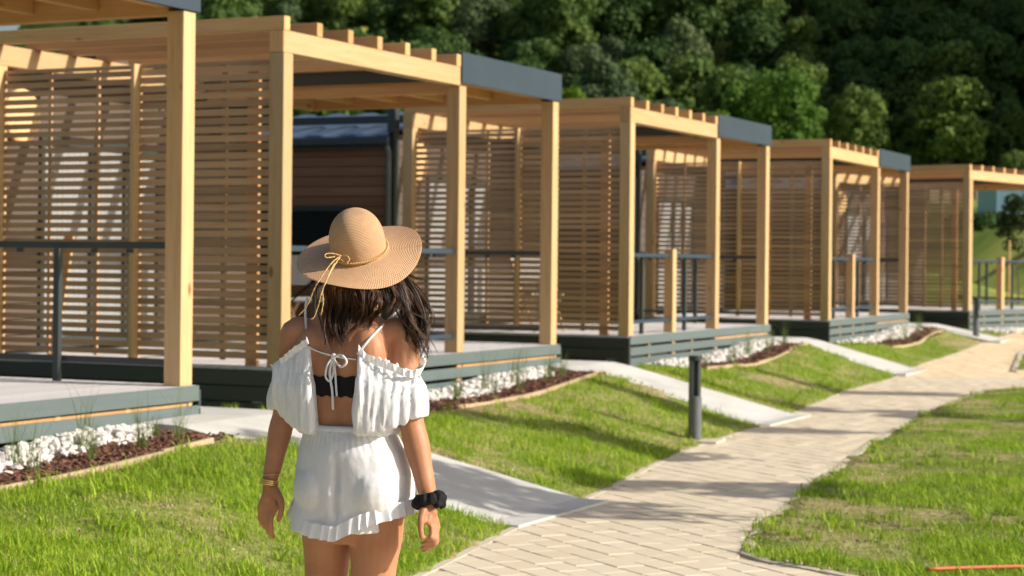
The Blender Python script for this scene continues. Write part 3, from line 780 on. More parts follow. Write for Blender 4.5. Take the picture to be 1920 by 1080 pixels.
# ------------------------------------------------------------------ bollard lamps
def bollard(x, y, label):
    z = float(zp(y)) + .0; B = empty('bollard_lamp', (x, y, z), R(45)); tag(B, label, 'bollard lamp', 'bollard lamps beside the walk')
    h = .74; r = .058
    mb = MB(); mb.lathe([(0, .0), (r + .012, .0), (r + .012, .008), (r, .01), (r, .385), (r - .004, .39), (0, .39)], 32); mb.build('shaft', M['bollard'], B, smooth=False)
    mb = MB()                                          # half-round head, open towards the walk
    n = 20
    for z0, z1 in ((.39, .70),):
        a0, a1 = R(-20), R(200)
        V = []
        for k in range(n + 1):
            t = a0 + (a1 - a0) * k / n
            for rr, zz in ((r, z0), (r, z1), (r - .006, z1), (r - .006, z0)): V.append((rr * math.cos(t), rr * math.sin(t), zz))
        mb.v = V
        for k in range(n):
            a, b = 4 * k, 4 * (k + 1); mb.f += [(a + q, b + q, b + (q + 1) % 4, a + (q + 1) % 4) for q in range(4)]
        mb.f += [(0, 1, 2, 3), (4 * n + 3, 4 * n + 2, 4 * n + 1, 4 * n)]
    mb.build('head_shell', M['bollard'], B)
    mb = MB(); mb.box(.004, .04, -.03, .0, .395, .695); mb.build('reflector', M['metal'], B)
    mb = MB(); mb.lathe([(0, .70), (r + .003, .70), (r + .003, h - .004), (r - .002, h), (0, h)], 32); mb.build('cap', M['metal'], B)
    return B
bollard(1.60, 16.62, 'near grey bollard lamp on the lawn edge beside the walk')
bollard(8.15, 33.6, 'far grey bollard lamp standing before the farthest porch')
# little concrete foot slab beside the near lamp
mb = MB(); mb.box(-.17, .17, -.10, .10, -.04, .016); o = mb.build('lamp_footing', M['kerb'], None, (1.72, 16.55, float(zp(16.5))), (0, 0, R(70))); tag(o, 'small concrete slab at the foot of the near bollard lamp', 'slab')
# orange hose at the lower right corner
mb = MB(); pts = []
for k in range(30):
    t = k / 29; xx = 2.05 + 1.6 * t; yy = 9.42 + .45 * t - .25 * t * t; pts.append((xx, yy, -.655 + .028))
mb.tube(pts, .0105, 10); o = mb.build('garden_hose', M['hose'], None, smooth=True); tag(o, 'orange pipe lying on the lawn at the lower right corner', 'pipe')

# ------------------------------------------------------------------ trees
def crown_mesh(name, mat, n_lobes, per, rad, hgt, leaf, seed, z0=0., core=True):
    r = np.random.default_rng(seed); V = []; T = []
    C = []
    for k in range(n_lobes):
        th = r.uniform(0, 6.283); zz = r.uniform(-.75, 1.0); rr = rad * .72 * math.sqrt(max(0, 1 - zz * zz * .8)) * r.uniform(.45, 1)
        C.append((rr * math.cos(th), rr * math.sin(th), z0 + hgt / 2 + zz * hgt * .40, rad * r.uniform(*((.28, .46) if n_lobes < 50 else (.15, .36)))))
    C = np.array(C)
    for c in C:
        d = r.normal(0, 1, (per, 3)); d /= np.linalg.norm(d, axis=1)[:, None]; d[:, 2] = np.where(d[:, 2] < -.35, -d[:, 2], d[:, 2])
        p = c[:3] + d * (c[3] * r.uniform(.6, 1.15, per))[:, None] * np.array([1, 1, r.uniform(.65, 1.35)])
        # drop what lies deep inside another lobe
        dd = np.linalg.norm(p[:, None] - C[None, :, :3], axis=2) / C[None, :, 3]; kk = (dd < .6).sum(1) == 0; p, d = p[kk], d[kk]; n = len(p)
        nrm = d + r.normal(0, .55, (n, 3)); nrm /= np.linalg.norm(nrm, axis=1)[:, None]
        a = np.cross(nrm, r.normal(0, 1, (n, 3))); a /= np.linalg.norm(a, axis=1)[:, None]; b = np.cross(nrm, a)
        s = leaf * r.uniform(.5, 1.3, n); 
        q = np.stack([p - a * s[:, None] * .6, p - b * s[:, None] * .38, p + a * s[:, None] * .6 + nrm * s[:, None] * .15, p + b * s[:, None] * .38], 1)
        V.append(q.reshape(-1, 3)); T.append(np.repeat(np.clip(.5 + r.normal(0, .22, n) + r.normal(0, .16), 0, 1), 4))
    V = np.concatenate(V); T = np.concatenate(T); F = np.arange(len(V)).reshape(-1, 4)
    return mesh_np(name, V, F, mat, False, {'tint': T})
def trunk_mesh(h, r0, seed, crown_h, limbs=5):
    r = random.Random(seed); mb = MB()
    pts = [(0, 0, -.4)] + [(r.uniform(-.02, .02) * h * k / 5, r.uniform(-.02, .02) * h * k / 5, h * k / 5) for k in range(1, 6)]
    mb.tube(pts, [r0 * (1 - .16 * k) for k in range(6)], 8)
    for k in range(limbs):
        t = r.uniform(.45, .95); b = Vector((0, 0, h * t)); a = r.uniform(0, 6.28); L = crown_h * r.uniform(.25, .42)
        mb.tube([b, b + Vector((math.cos(a) * L * .5, math.sin(a) * L * .5, L * .35)), b + Vector((math.cos(a) * L, math.sin(a) * L, L * .9))], [r0 * .4, r0 * .25, r0 * .08], 5)
    return mb
def tree(name, crown, trunk, loc, s, label, cat, group=None, rz=None):
    o = empty(name, loc, random.uniform(0, 6.28) if rz is None else rz); o.scale = s if hasattr(s, '__len__') else (s, s, s)
    link('crown', crown, o); link('trunk', trunk, o); tag(o, label, cat, group); return o
def tmesh(mb, mat):
    me = bpy.data.meshes.new('trunk'); me.from_pydata(mb.v, [], mb.f); me.materials.append(mat); me.update(); return me
CR = [crown_mesh('crown', M['leaf'], 62, 200, 4.9, 11.5, .46, 10 + k, 2.2) for k in range(5)]
CRP = [crown_mesh('crown', M['leaf_pale'], 32, 320, 4.2, 11, .42, 30 + k, 2.4) for k in range(2)]
CRM = [crown_mesh('crown', M['leaf_mid'], 58, 190, 5.0, 10.5, .42, 60 + k, 2.0) for k in range(2)]
CRL = [crown_mesh('crown', M['leaf_lime'], 32, 340, 4.6, 9.5, .44, 40 + k, 2.2) for k in range(2)]
TK = [tmesh(trunk_mesh(6.5, .28, k, 8), M['trunk']) for k in range(3)]
nt_ = 0
rr = random.Random(5)
for row in range(13):
    Yr = 252 + row * 9.0
    x = -.255 * Yr + rr.uniform(0, 6)
    while x < .29 * Yr:
        yy = Yr + rr.uniform(-4, 4); xx = x + rr.uniform(-1.5, 1.5); z = float(ground(xx, yy))
        px = 960 + 3593 * xx / yy; top = 488 - 3593 * (z + 13 - .87) / yy
        x += rr.uniform(6.4, 8.8)
        if px < 175 or px > 1990: continue
        if top < -330: continue
        if row <= 4 and px > 1240 and px < 1560 and row >= 1 and False: continue
        zn = 'behind the woman' if px < 700 else 'behind the second roof fascia' if px < 1050 else 'over the middle porch' if px < 1340 else 'over the fourth porch' if px < 1640 else 'over the farthest porch'
        zn = ('high up, ' if top < -60 else 'halfway up, ' if top < 90 else 'at the foot, ') + zn
        s = rr.uniform(.68, 1.3); kind = rr.random()
        pale = (900 < px < 1290 and 1 <= row <= 5 and kind < .28) or kind < .04
        cm = CRP[nt_ % 2] if pale else CR[nt_ % 5]
        o = tree('hill_tree', cm, TK[nt_ % 3], (xx, yy, z - .3), (s, s, s * rr.uniform(.9, 1.2)), ('pale grey green hillside tree ' if pale else 'dark green hillside tree ') + zn, 'tree', ('pale' if pale else 'dark') + ' hillside trees ' + zn)
        nt_ += 1
for k, (px, Yd, s, L_, cm) in enumerate([(1470, 232, 1.05, 'broad fresh green tree behind the middle porch roof', CRM[0]), (1340, 240, .72, 'bright lime green tree left of the broad fresh green one', CRL[1]), (1405, 244, 1.0, 'fresh green tree between the lime tree and the broad one', CRM[1]), (1240, 246, .8, 'grey green tree just over the rafters of the middle porch', CRP[0]), (1075, 244, .9, 'slim yellow green tree above the middle porch', CRL[0]), (830, 250, .8, 'yellowish tree above the rafters behind the woman', CRP[1])]):
    xx = (px - 960) / 3593 * Yd; z = float(ground(xx, Yd)); tree('bright_tree', cm, TK[k % 3], (xx, Yd, z + 2 - 2.2 * (k > 3)), (s * (.6 if k == 4 else 1), s * (.6 if k == 4 else 1), s * (1.25 if k == 4 else 1)), L_, 'tree')
# far meadow: hedges, fence, house, young trees
hd = [(70 + k * 4.5, 8.6 + rr.uniform(-.5, .5)) for k in range(1)]
bush = crown_mesh('crown', M['leaf'], 16, 200, 1.9, 3.0, .28, 77, 0)
for k in range(9):
    xx = 24.4 + k * 1.25; yy = 104 + rr.uniform(-.5, .5)
    o = empty('hedge_bush', (xx, yy, float(ground(xx, yy)) - .2), rr.uniform(0, 6)); o.scale = (.5, .5, .42); link('crown', bush, o); tag(o, 'round green bush in the hedge behind the farthest porch', 'bush', 'bushes of the far hedge')
for k in range(9):
    xx = 62 + k * 6; yy = 236 + rr.uniform(-2, 2)
    tree('meadow_tree', CR[k % 5], TK[k % 3], (xx, yy, float(ground(xx, yy)) - .5), .5, 'small tree at the far side of the meadow', 'tree', 'trees at the far side of the meadow')
fn = empty('meadow_fence', (0, 0, 0)); tag(fn, 'low pinkish fence at the top of the far meadow', 'fence')
for k in range(26):
    xx = 33 + k * .9; yy = 150; zz = float(ground(xx, yy)); mb = MB(); mb.box(-.36, .36, -.04, .04, -.3, 1.0); mb.build('fence_panel', M['edging'], fn, (xx, yy, zz))
# blue house
H_ = empty('blue_house', (34.2, 122, float(ground(34.2, 122)) - .1), 0); tag(H_, 'blue wooden house beyond the meadow behind the young tree', 'house')
mb = MB(); mb.box(-3.4, 3.4, 0, 5, 0, 2.3); mb.build('wall', M['blue'], H_)
for k in range(22): timber('wall_board', M['blue'], H_, -3.39 + k * .31, -3.39 + k * .31 + .29, -.03, -.003, .1, 2.25, 0)
mb = MB(); b = 0; mb.v = [(-3.5, -.3, 2.3), (3.7, -.3, 2.3), (3.7, 5.3, 2.3), (-3.5, 5.3, 2.3), (-3.5, 2.5, 2.9), (3.7, 2.5, 2.9)]; mb.f = [(0, 1, 5, 4), (2, 3, 4, 5), (0, 4, 3), (1, 2, 5), (0, 3, 2, 1)]; mb.build('roof', M['fascia'], H_)
wn = empty('window', parent=H_)
timber('frame', M['white'], wn, -1.6, -.5, -.07, -.031, .5, 2.2, .01); timber('pane', M['glass_dark'], wn, -1.5, -.6, -.08, -.071, .62, 2.08, 0)
# young trees: one in view behind the farthest porch, the others off to the right throw their shadows over the walk
yc = [crown_mesh('crown', M['leaf_dark'], 15, 210, .62, 1.5, .085, 90 + k, 1.25) for k in range(3)]
yt = [tmesh(trunk_mesh(1.7, .028, 20 + k, 1.2, 7), M['trunk']) for k in range(3)]
o = tree('young_tree', crown_mesh('crown', M['leaf_dark'], 12, 130, .62, 2.0, .10, 95, 1.15), yt[0], (13.35, 50.5, float(ground(13.35, 50.5)) - .1), 1.0, 'dark young tree standing behind the railing of the farthest porch', 'tree')
for px, dy in ((13.05, 50.3), (13.75, 50.7)):
    mb = MB(); mb.tube([(0, 0, -.3), (0, 0, 1.7)], .03, 8); o = mb.build('tree_stake', M['stake'], None, (px, dy, float(ground(px, dy)))); tag(o, ('left' if px < 13.4 else 'right') + ' wooden stake beside the dark young tree behind the farthest railing', 'stake')

yl = ['young staked tree right of the walk level with the near lawn corner', 'low young tree right of the walk behind the lawn corner', 'tall young tree right of the walk across from the near bollard lamp', 'young tree right of the walk beyond the near bollard lamp', 'young tree on the right lawn before the side path', 'slim young tree on the right lawn close to the side path', 'slender young tree at the far end of the right lawn']
for k, (xx, yy, hh, sc) in enumerate([(5.2, 10.75, 1.55, .9), (5.1, 12.2, .92, .8), (4.85, 14.35, 1.25, 1.0), (7.3, 16.6, 1.5, .62), (8.4, 19.0, 1.45, .62), (9.4, 18.1, 1.1, .95), (9.4, 21.4, 1.45, .62)]):
    tree('young_tree', yc[k % 3], yt[k % 3], (xx, yy, float(ground(xx, yy)) - .02), (sc, sc, hh), yl[k], 'tree', 'young trees on the right lawn')

# folding chairs on the decks, a plank leaning by the nearest cabin front
def folding_chair():
    C_ = empty('folding_chair')
    for y in (-.24, .24):
        for a, b_ in (((-.24, y, 0), (.20, y * .92, .46)), ((.24, y * .92, 0), (-.30, y, .92))):
            mb = MB(); A, B = Vector(a), Vector(b_); mb.tube([A, B], .017, 6); mb.build('leg', M['pine'], C_)
    mb = MB(); mb.quadbox([(-.19, -.24, .43), (.20, -.24, .46), (.20, .24, .46), (-.19, .24, .43), (-.19, -.24, .445), (.20, -.24, .475), (.20, .24, .475), (-.19, .24, .445)]); mb.build('seat', M['curtain'], C_)
    mb = MB(); mb.quadbox([(-.20, -.24, .60), (-.18, -.24, .60), (-.18, .24, .60), (-.20, .24, .60), (-.31, -.24, .90), (-.29, -.24, .90), (-.29, .24, .90), (-.31, .24, .90)]); mb.build('backrest', M['curtain'], C_)
    return C_
fc = folding_chair(); index_kids()
for n_, (i, u, v, rz, lb) in enumerate([(1, 3.7, 2.0, 1.2, 'white folding chair on the deck behind the woman'), (2, .75, 1.5, -1.0, 'pale folding chair just behind the first post of the middle porch')]):
    o = fc if n_ == 0 else copy_tree(fc); X_, Y_ = u2w(i, u, v); o.location = (X_, Y_, .002); o.rotation_euler = (0, 0, rz); tag(o, lb, 'chair', 'folding chairs on the decks')
X_, Y_ = u2w(1, .35, 2.55); mb = MB(); mb.box(-.045, .045, -.015, .015, 0, 1.05); o = mb.build('leaning_plank', M['pine'], None, (X_, Y_, .003), (R(-6), R(5), R(-20))); tag(o, 'pale plank standing behind the slats at the left edge', 'plank')
# ------------------------------------------------------------------ the woman
from mathutils.bvhtree import BVHTree
WX, WY, WZ = -.4748, 5.76, -.68
YAW = R(-19)
def q(px, py, dy=0.):
    """photo measure -> body frame (x right, y away, z up from the walk) at depth offset dy"""
    s = (5.76 + dy) / 3593; c_, s_ = math.cos(.0101), math.sin(.0101)
    X = ((px - 960) * c_ - (py - 488.43) * s_) * s; Zd = ((px - 960) * s_ + (py - 488.43) * c_) * s
    return Vector((X - WX, dy, CAMH - Zd - WZ))
def loft(mb, rings, n=28, power=2.0, yaw=0.0, cap=True, groove=0.0):
    """rings: (x, y, z, a, b[, tilt_x])"""
    base = len(mb.v); ca, sa = math.cos(yaw), math.sin(yaw)
    for rg in rings:
        x, y, z, a, b = rg[:5]
        for k in range(n):
            t = 2 * math.pi * k / n; cx, sy = math.cos(t), math.sin(t)
            lx = a * math.copysign(abs(cx) ** (2 / power), cx); ly = b * math.copysign(abs(sy) ** (2 / power), sy)
            if groove and ly < 0: ly *= 1 - groove * math.exp(-(lx / .022) ** 2)
            mb.v.append((x + lx * ca - ly * sa, y + lx * sa + ly * ca, z))
    m = len(rings)
    for i in range(m - 1):
        for k in range(n):
            mb.f.append((base + i * n + k, base + i * n + (k + 1) % n, base + (i + 1) * n + (k + 1) % n, base + (i + 1) * n + k))
    if cap:
        mb.f.append(tuple(base + k for k in reversed(range(n)))); mb.f.append(tuple(base + (m - 1) * n + k for k in range(n)))
def ell(mb, c, r, n=20, yaw=0.):
    rings = []
    for k in range(1, 12):
        t = math.pi * k / 12; rings.append((c[0], c[1], c[2] - r[2] * math.cos(t), r[0] * math.sin(t), r[1] * math.sin(t)))
    loft(mb, rings, n, 2.0, yaw)
def limb(mb, pts, rads, n=16, flat=1.0):
    """smooth tube through pts with round ends"""
    P = [Vector(p) for p in pts]; out = []; rr_ = []
    for i in range(len(P) - 1):
        p0, p1, p2, p3 = P[max(i - 1, 0)], P[i], P[i + 1], P[min(i + 2, len(P) - 1)]
        for k in range(5):
            t = k / 5; out.append(.5 * ((2 * p1) + (-p0 + p2) * t + (2 * p0 - 5 * p1 + 4 * p2 - p3) * t * t + (-p0 + 3 * p1 - 3 * p2 + p3) * t ** 3))
            rr_.append(rads[i] + (rads[i + 1] - rads[i]) * (t * t * (3 - 2 * t)))
    out.append(P[-1]); rr_.append(rads[-1])
    d0 = (out[1] - out[0]).normalized(); d1 = (out[-1] - out[-2]).normalized()
    head = [out[0] - d0 * rr_[0] * f for f in (.95, .8, .5)]; hr = [rr_[0] * f for f in (.3, .6, .87)]
    tail = [out[-1] + d1 * rr_[-1] * f for f in (.5, .8, .95)]; tr = [rr_[-1] * f for f in (.87, .6, .3)]
    mb.tube(head + out + tail, hr + rr_ + tr, n)
def rot(p, c=(0, 0)):
    ca, sa = math.cos(YAW), math.sin(YAW); x, y = p[0] - c[0], p[1] - c[1]; return Vector((c[0] + x * ca - y * sa, c[1] + x * sa + y * ca, p[2]))
def remeshed(mb, name, mat, voxel, smooth=4, disp=None):
    me = bpy.data.meshes.new('tmp'); me.from_pydata(mb.v, [], mb.f); me.update()
    o = bpy.data.objects.new('tmp', me); COL.objects.link(o)
    m = o.modifiers.new('r', 'REMESH'); m.mode = 'VOXEL'; m.voxel_size = voxel; m.use_smooth_shade = True
    s = o.modifiers.new('s', 'SMOOTH'); s.iterations = smooth; s.factor = .5
    bpy.context.view_layer.update(); dg = bpy.context.evaluated_depsgraph_get()
    out = bpy.data.meshes.new_from_object(o.evaluated_get(dg)); out.name = name
    bpy.data.objects.remove(o); bpy.data.meshes.remove(me)
    if disp:
        n = len(out.vertices); co = np.zeros(n * 3, np.float32); out.vertices.foreach_get('co', co); no = np.zeros(n * 3, np.float32)
        out.vertices.foreach_get('normal', no) if hasattr(out.vertices[0], 'normal') else None
        co = co.reshape(-1, 3); no = no.reshape(-1, 3); d = np.array([disp(Vector(c), Vector(nn)) for c, nn in zip(co.tolist(), no.tolist())])
        co = co + no * d[:, None]; out.vertices.foreach_set('co', co.astype(np.float32).ravel()); out.update()
    out.materials.clear(); out.materials.append(mat)
    out.polygons.foreach_set('use_smooth', [True] * len(out.polygons)); return out
def skin_mat():
    m, nt, b = new_mat('tanned_skin'); v = coords(nt)
    n = noise(nt, v, 9, 4); n2 = noise(nt, v, 160, 3)
    c = ramp(nt, n, [(.3, (.37, .165, .085)), (.7, (.47, .225, .125))])
    nt.links.new(c, b.inputs['Base Color']); b.inputs['Roughness'].default_value = .52; b.inputs['Specular IOR Level'].default_value = .35
    b.inputs['Subsurface Weight'].default_value = .12; b.inputs['Subsurface Radius'].default_value = (.02, .007, .003); b.inputs['Subsurface Scale'].default_value = .5
    bump(nt, b, n2, .12, .001); return m
def cloth_mat(name, col, transp=.12):
    m, nt, b = new_mat(name); v = coords(nt)
    wv = N(nt, 'ShaderNodeTexWave', bands_direction='Z'); wv.inputs['Scale'].default_value = 150; wv.inputs['Distortion'].default_value = 3; nt.links.new(v, wv.inputs[0])
    n = noise(nt, v, 110, 3, .6); n2 = noise(nt, v, 420, 2)
    h = math_(nt, 'ADD', math_(nt, 'MULTIPLY', wv.outputs['Fac'], .25), math_(nt, 'ADD', n, math_(nt, 'MULTIPLY', n2, .3)))
    b.inputs['Base Color'].default_value = (*col, 1); b.inputs['Roughness'].default_value = .85; b.inputs['Specular IOR Level'].default_value = .2
    bump(nt, b, h, .35, .0022)
    t = nt.nodes.new('ShaderNodeBsdfTranslucent'); t.inputs[0].default_value = (*col, 1)
    mx = nt.nodes.new('ShaderNodeMixShader'); mx.inputs[0].default_value = transp
    nt.links.new(b.outputs[0], mx.inputs[1]); nt.links.new(t.outputs[0], mx.inputs[2]); nt.links.new(mx.outputs[0], nt.nodes['Material Output'].inputs[0]); return m
M['skin'] = skin_mat(); M['linen'] = cloth_mat('white_crinkled_cotton', (.84, .86, .90), .22); M['black'] = cloth_mat('black_fabric', (.012, .012, .014), 0)
M['gold'] = plain('gold_metal', (.75, .50, .18), .28, .95, 30, .08)
def hair_mat():
    m, nt, b = new_mat('dark_brown_hair'); a = nt.nodes.new('ShaderNodeAttribute'); a.attribute_name = 'tint'
    c = ramp(nt, a.outputs['Fac'], [(0, (.016, .008, .005)), (.5, (.050, .022, .010)), (1, (.20, .085, .035))])
    nt.links.new(c, b.inputs['Base Color']); b.inputs['Roughness'].default_value = .42; b.inputs['Specular IOR Level'].default_value = .35; return m
M['hair'] = hair_mat()
person = empty('person', (WX, WY, WZ)); tag(person, 'woman seen from behind in a wide straw hat and white off-shoulder romper', 'person')
body = MB()
TC = (-.018, 0.0)                                    # trunk centre
tr = [(.70, .10, .085, 0, 0), (.76, .150, .10, 0, 0), (.82, .168, .112, 0, -.004), (.89, .172, .118, 0, -.008), (.96, .152, .105, 0, -.004), (1.02, .128, .092, 0, 0), (1.07, .122, .088, 0, .0),
      (1.13, .130, .092, 0, 0), (1.20, .142, .100, 0, 0), (1.26, .150, .102, 0, 0), (1.31, .150, .092, 0, .0), (1.345, .142, .076, 0, .0), (1.375, .108, .062, 0, .0), (1.40, .068, .056, 0, .004), (1.44, .054, .056, 0, .012), (1.50, .052, .056, 0, .02)]
# chest wider at the shoulders; a slight spine groove
def hipx(z): return .030 * min(1, max(0, (1.10 - z) / .17))
rings = []
for z, a, b, x0, y0 in tr:
    c = rot((x0, y0, z)); rings.append((c.x + TC[0] + hipx(z), c.y, z, a, b))
loft(body, rings, 40, 2.15, YAW, True, .10)
def T(x, y, z): v = rot((x, y, z)); return Vector((v.x + TC[0] + hipx(z), v.y, v.z))
for sx in (-1, 1):
    ell(body, T(sx * .080, -.052, .865), (.082, .082, .085), 20, YAW)
    ell(body, T(sx * .085, -.052, 1.27), (.058, .046, .082), 16, YAW)
    ell(body, T(sx * .085, .062, 1.22), (.065, .065, .065), 16, YAW)
# arms
Lsh, Rsh = q(556, 632, .02), q(757, 630, -.04)
Lel, Rel = q(538, 785, .06), q(779, 800, -.07)
Lwr, Rwr = q(515, 908, .03), q(813, 938, -.12)
limb(body, [Lsh + Vector((.05, 0, .0)), Lsh, Lsh.lerp(Lel, .35), Lsh.lerp(Lel, .8), Lel, Lel.lerp(Lwr, .25), Lel.lerp(Lwr, .7), Lwr], [.040, .044, .041, .035, .034, .037, .029, .0235])
limb(body, [Rsh + Vector((-.05, 0, .0)), Rsh, Rsh.lerp(Rel, .35), Rsh.lerp(Rel, .8), Rel, Rel.lerp(Rwr, .25), Rel.lerp(Rwr, .7), Rwr], [.040, .045, .042, .037, .037, .0395, .031, .0245])
# hands: palm and five fingers each, roots inside the palm
def hand(wr, palm, knk, fingers, thumb):
    limb(body, [wr, wr.lerp(palm, .6), palm], [.0235, .021, .022], 14)
    side = (knk[1] - knk[0])
    for k in range(5):
        b_ = knk[0] + side * (k / 4); limb(body, [wr.lerp(palm, .35) + (b_ - palm) * .25, palm.lerp(b_, .75), b_], [.013, .0125, .0105], 10)
    for f in fingers: limb(body, f, [.0092, .0088, .0078, .0066], 10)
    limb(body, thumb, [.0125, .011, .0095, .0075], 10)
# left hand: back of the hand to the camera, thumb towards the leg
lk = [q(531, 958, .01), q(497, 962, .045)]
Lp = q(513, 940, .03)
lf = []
for k, (tx, ty, dd) in enumerate([(521, 1006, .03), (523, 1016, .045), (517, 1012, .06), (508, 1000, .07)]):
    b_ = lk[0].lerp(lk[1], (k + .3) / 3.8); tip = q(tx, ty, dd); m1 = b_.lerp(tip, .42) + Vector((-.010, -.004, .0)); m2 = b_.lerp(tip, .76) + Vector((-.006, -.006, 0)); lf.append([b_, m1, m2, tip])
hand(Lwr, Lp, lk, lf, [q(524, 925, .01), q(535, 945, -.01), q(537, 965, -.015), q(532, 985, -.012)])
# right hand: thumb side towards the leg, fingers curled inwards
rk = [q(812, 982, -.15), q(830, 990, -.10)]
Rp = q(817, 962, -.125)
rf = []
for k, (mx, my, tx, ty, dd) in enumerate([(820, 1008, 803, 1012, -.165), (828, 1012, 802, 1022, -.15), (829, 1018, 802, 1031, -.135), (826, 1016, 805, 1036, -.115)]):
    b_ = rk[0].lerp(rk[1], .35 + k * .22); m1 = q(mx, my, dd); tip = q(tx, ty, dd); m2 = m1.lerp(tip, .5) + Vector((.004, 0, -.003)); rf.append([b_, m1, m2, tip])
hand(Rwr, Rp, rk, rf, [q(803, 960, -.15), q(799, 978, -.165), q(799, 996, -.17), q(801, 1012, -.17)])
# legs mid-stride, feet on the walk
for sx, hip, knee, ank, ft in ((-1, q(617, 990, .03), q(622, 1150, .10), q(618, 1400, .02), .02), (1, q(712, 985, -.02), q(708, 1150, -.02), q(700, 1400, -.16), -.16)):
    knee = Vector((knee.x, knee.y, .47)); ank = Vector((ank.x, ank.y, .085))
    top = T(sx * .078, -.01, .86)
    limb(body, [top, top.lerp(knee, .3), top.lerp(knee, .65), knee, knee.lerp(ank, .3), knee.lerp(ank, .7), ank], [.088, .083, .068, .052, .055, .040, .033], 20)
    limb(body, [ank + Vector((0, -.03, -.045)), ank + Vector((0, .06, -.055)), ank + Vector((.01, .15, -.068))], [.033, .033, .018], 12)
# head with face turned away, tipped back a little
HC = q(672, 470, .03) ; HC = Vector((HC.x, .035, 1.565))
ell(body, HC, (.072, .084, .108), 24, YAW * .6)
limb(body, [HC + Vector((0, .02, -.06)), HC + Vector((.02, .06, -.085))], [.055, .038], 14)
limb(body, [HC + Vector((.03, .088, .005)), HC + Vector((.035, .106, -.028))], [.010, .014], 10)
for sx in (-1, 1): ell(body, HC + Vector((sx * .074, .012, -.01)), (.010, .018, .030), 10)
bm_ = remeshed(body, 'body', M['skin'], .0046, 3)
bo = link('body', bm_, person)
BT = BVHTree.FromPolygons([v.co[:] for v in bm_.vertices], [p.vertices[:] for p in bm_.polygons])
def surf(x, z, off=.003):
    h = BT.ray_cast(Vector((x, -1.2, z)), Vector((0, 1, 0))); return Vector((x, (h[0].y if h[0] else 0) - off, z))
def face_bits():
    for sx in (-1, 1):
        mb = MB(); ell(mb, HC + Vector((sx * .032 + .028, .080, .012)), (.011, .010, .011), 10); mb.build('eye', M['white'], person, smooth=True)
    mb = MB(); c = HC + Vector((.033, .092, -.055)); limb(mb, [c + Vector((-.02, -.006, 0)), c, c + Vector((.02, -.010, 0))], [.003, .005, .003], 8); mb.build('mouth', plain('lip_pink', (.42, .12, .10), .4), person, smooth=True)
face_bits()
# ---- romper: one garment thing-part with shorts, blouse halves, ruffles and ties under it
romper = empty('romper', parent=person)
def fold(p, n, f=26, fz=4.0, A=.006, seed=0.):
    a = mnoise.fractal(Vector((p.x * f + seed, p.y * f * .8, p.z * fz)), .8, 2.1, 3)
    return A * a
sh = MB()
rr2 = [(.80, .176, .134), (.85, .186, .142), (.91, .184, .137), (.97, .166, .127), (1.005, .148, .114), (1.03, .137, .104), (1.045, .134, .101)]
loft(sh, [(T(0, -.004, z).x, T(0, -.004, z).y, z, a, b) for z, a, b in rr2], 40, 2.2, YAW)
for sx, zb, px in ((-1, .734, 620), (1, .79, 724)):
    for (zt, r_) in ((0, 0),): pass
    c0 = T(sx * .082, -.018, .88); c1 = q(px, 1000, .01 if sx < 0 else -.03)
    loft(sh, [(c1.x + (c0.x - c1.x) * t, c1.y + (c0.y - c1.y) * t, zb + (.90 - zb) * t, .103 - .012 * t, .112 - .006 * t) for t in (0, .15, .3, .6, 1)], 32, 2.1, YAW)
    ell(sh, T(sx * .083, -.058, .862), (.088, .088, .092), 20, YAW)
cm_ = T(.0, -.022, .8)
loft(sh, [(cm_.x, cm_.y, z, .125, .116) for z in (.742, .76, .80, .86)], 32, 2.2, YAW)
def d_sh(p, n):
    f = fold(p, n, 10, 4.0, .0045, 3.)
    f += fold(p, n, 60, 30, .0011, 8.)
    l = rot((p.x, p.y, p.z)); ca, sa = math.cos(-YAW), math.sin(-YAW); lx = (p.x - TC[0] - hipx(p.z)) * ca - p.y * sa
    if p.y < .02: f -= .015 * math.exp(-((lx + .004) / .009) ** 2) * min(1, max(0, (p.z - .77) / .05)) * min(1, max(0, (1.0 - p.z) / .08))
    top = max(0, (p.z - .97) / .07); f += .003 * math.sin(math.atan2(p.y, p.x - TC[0]) * 46 + p.z * 20) * top
    return f
link('shorts', remeshed(sh, 'shorts', M['linen'], .0055, 3, d_sh), romper)
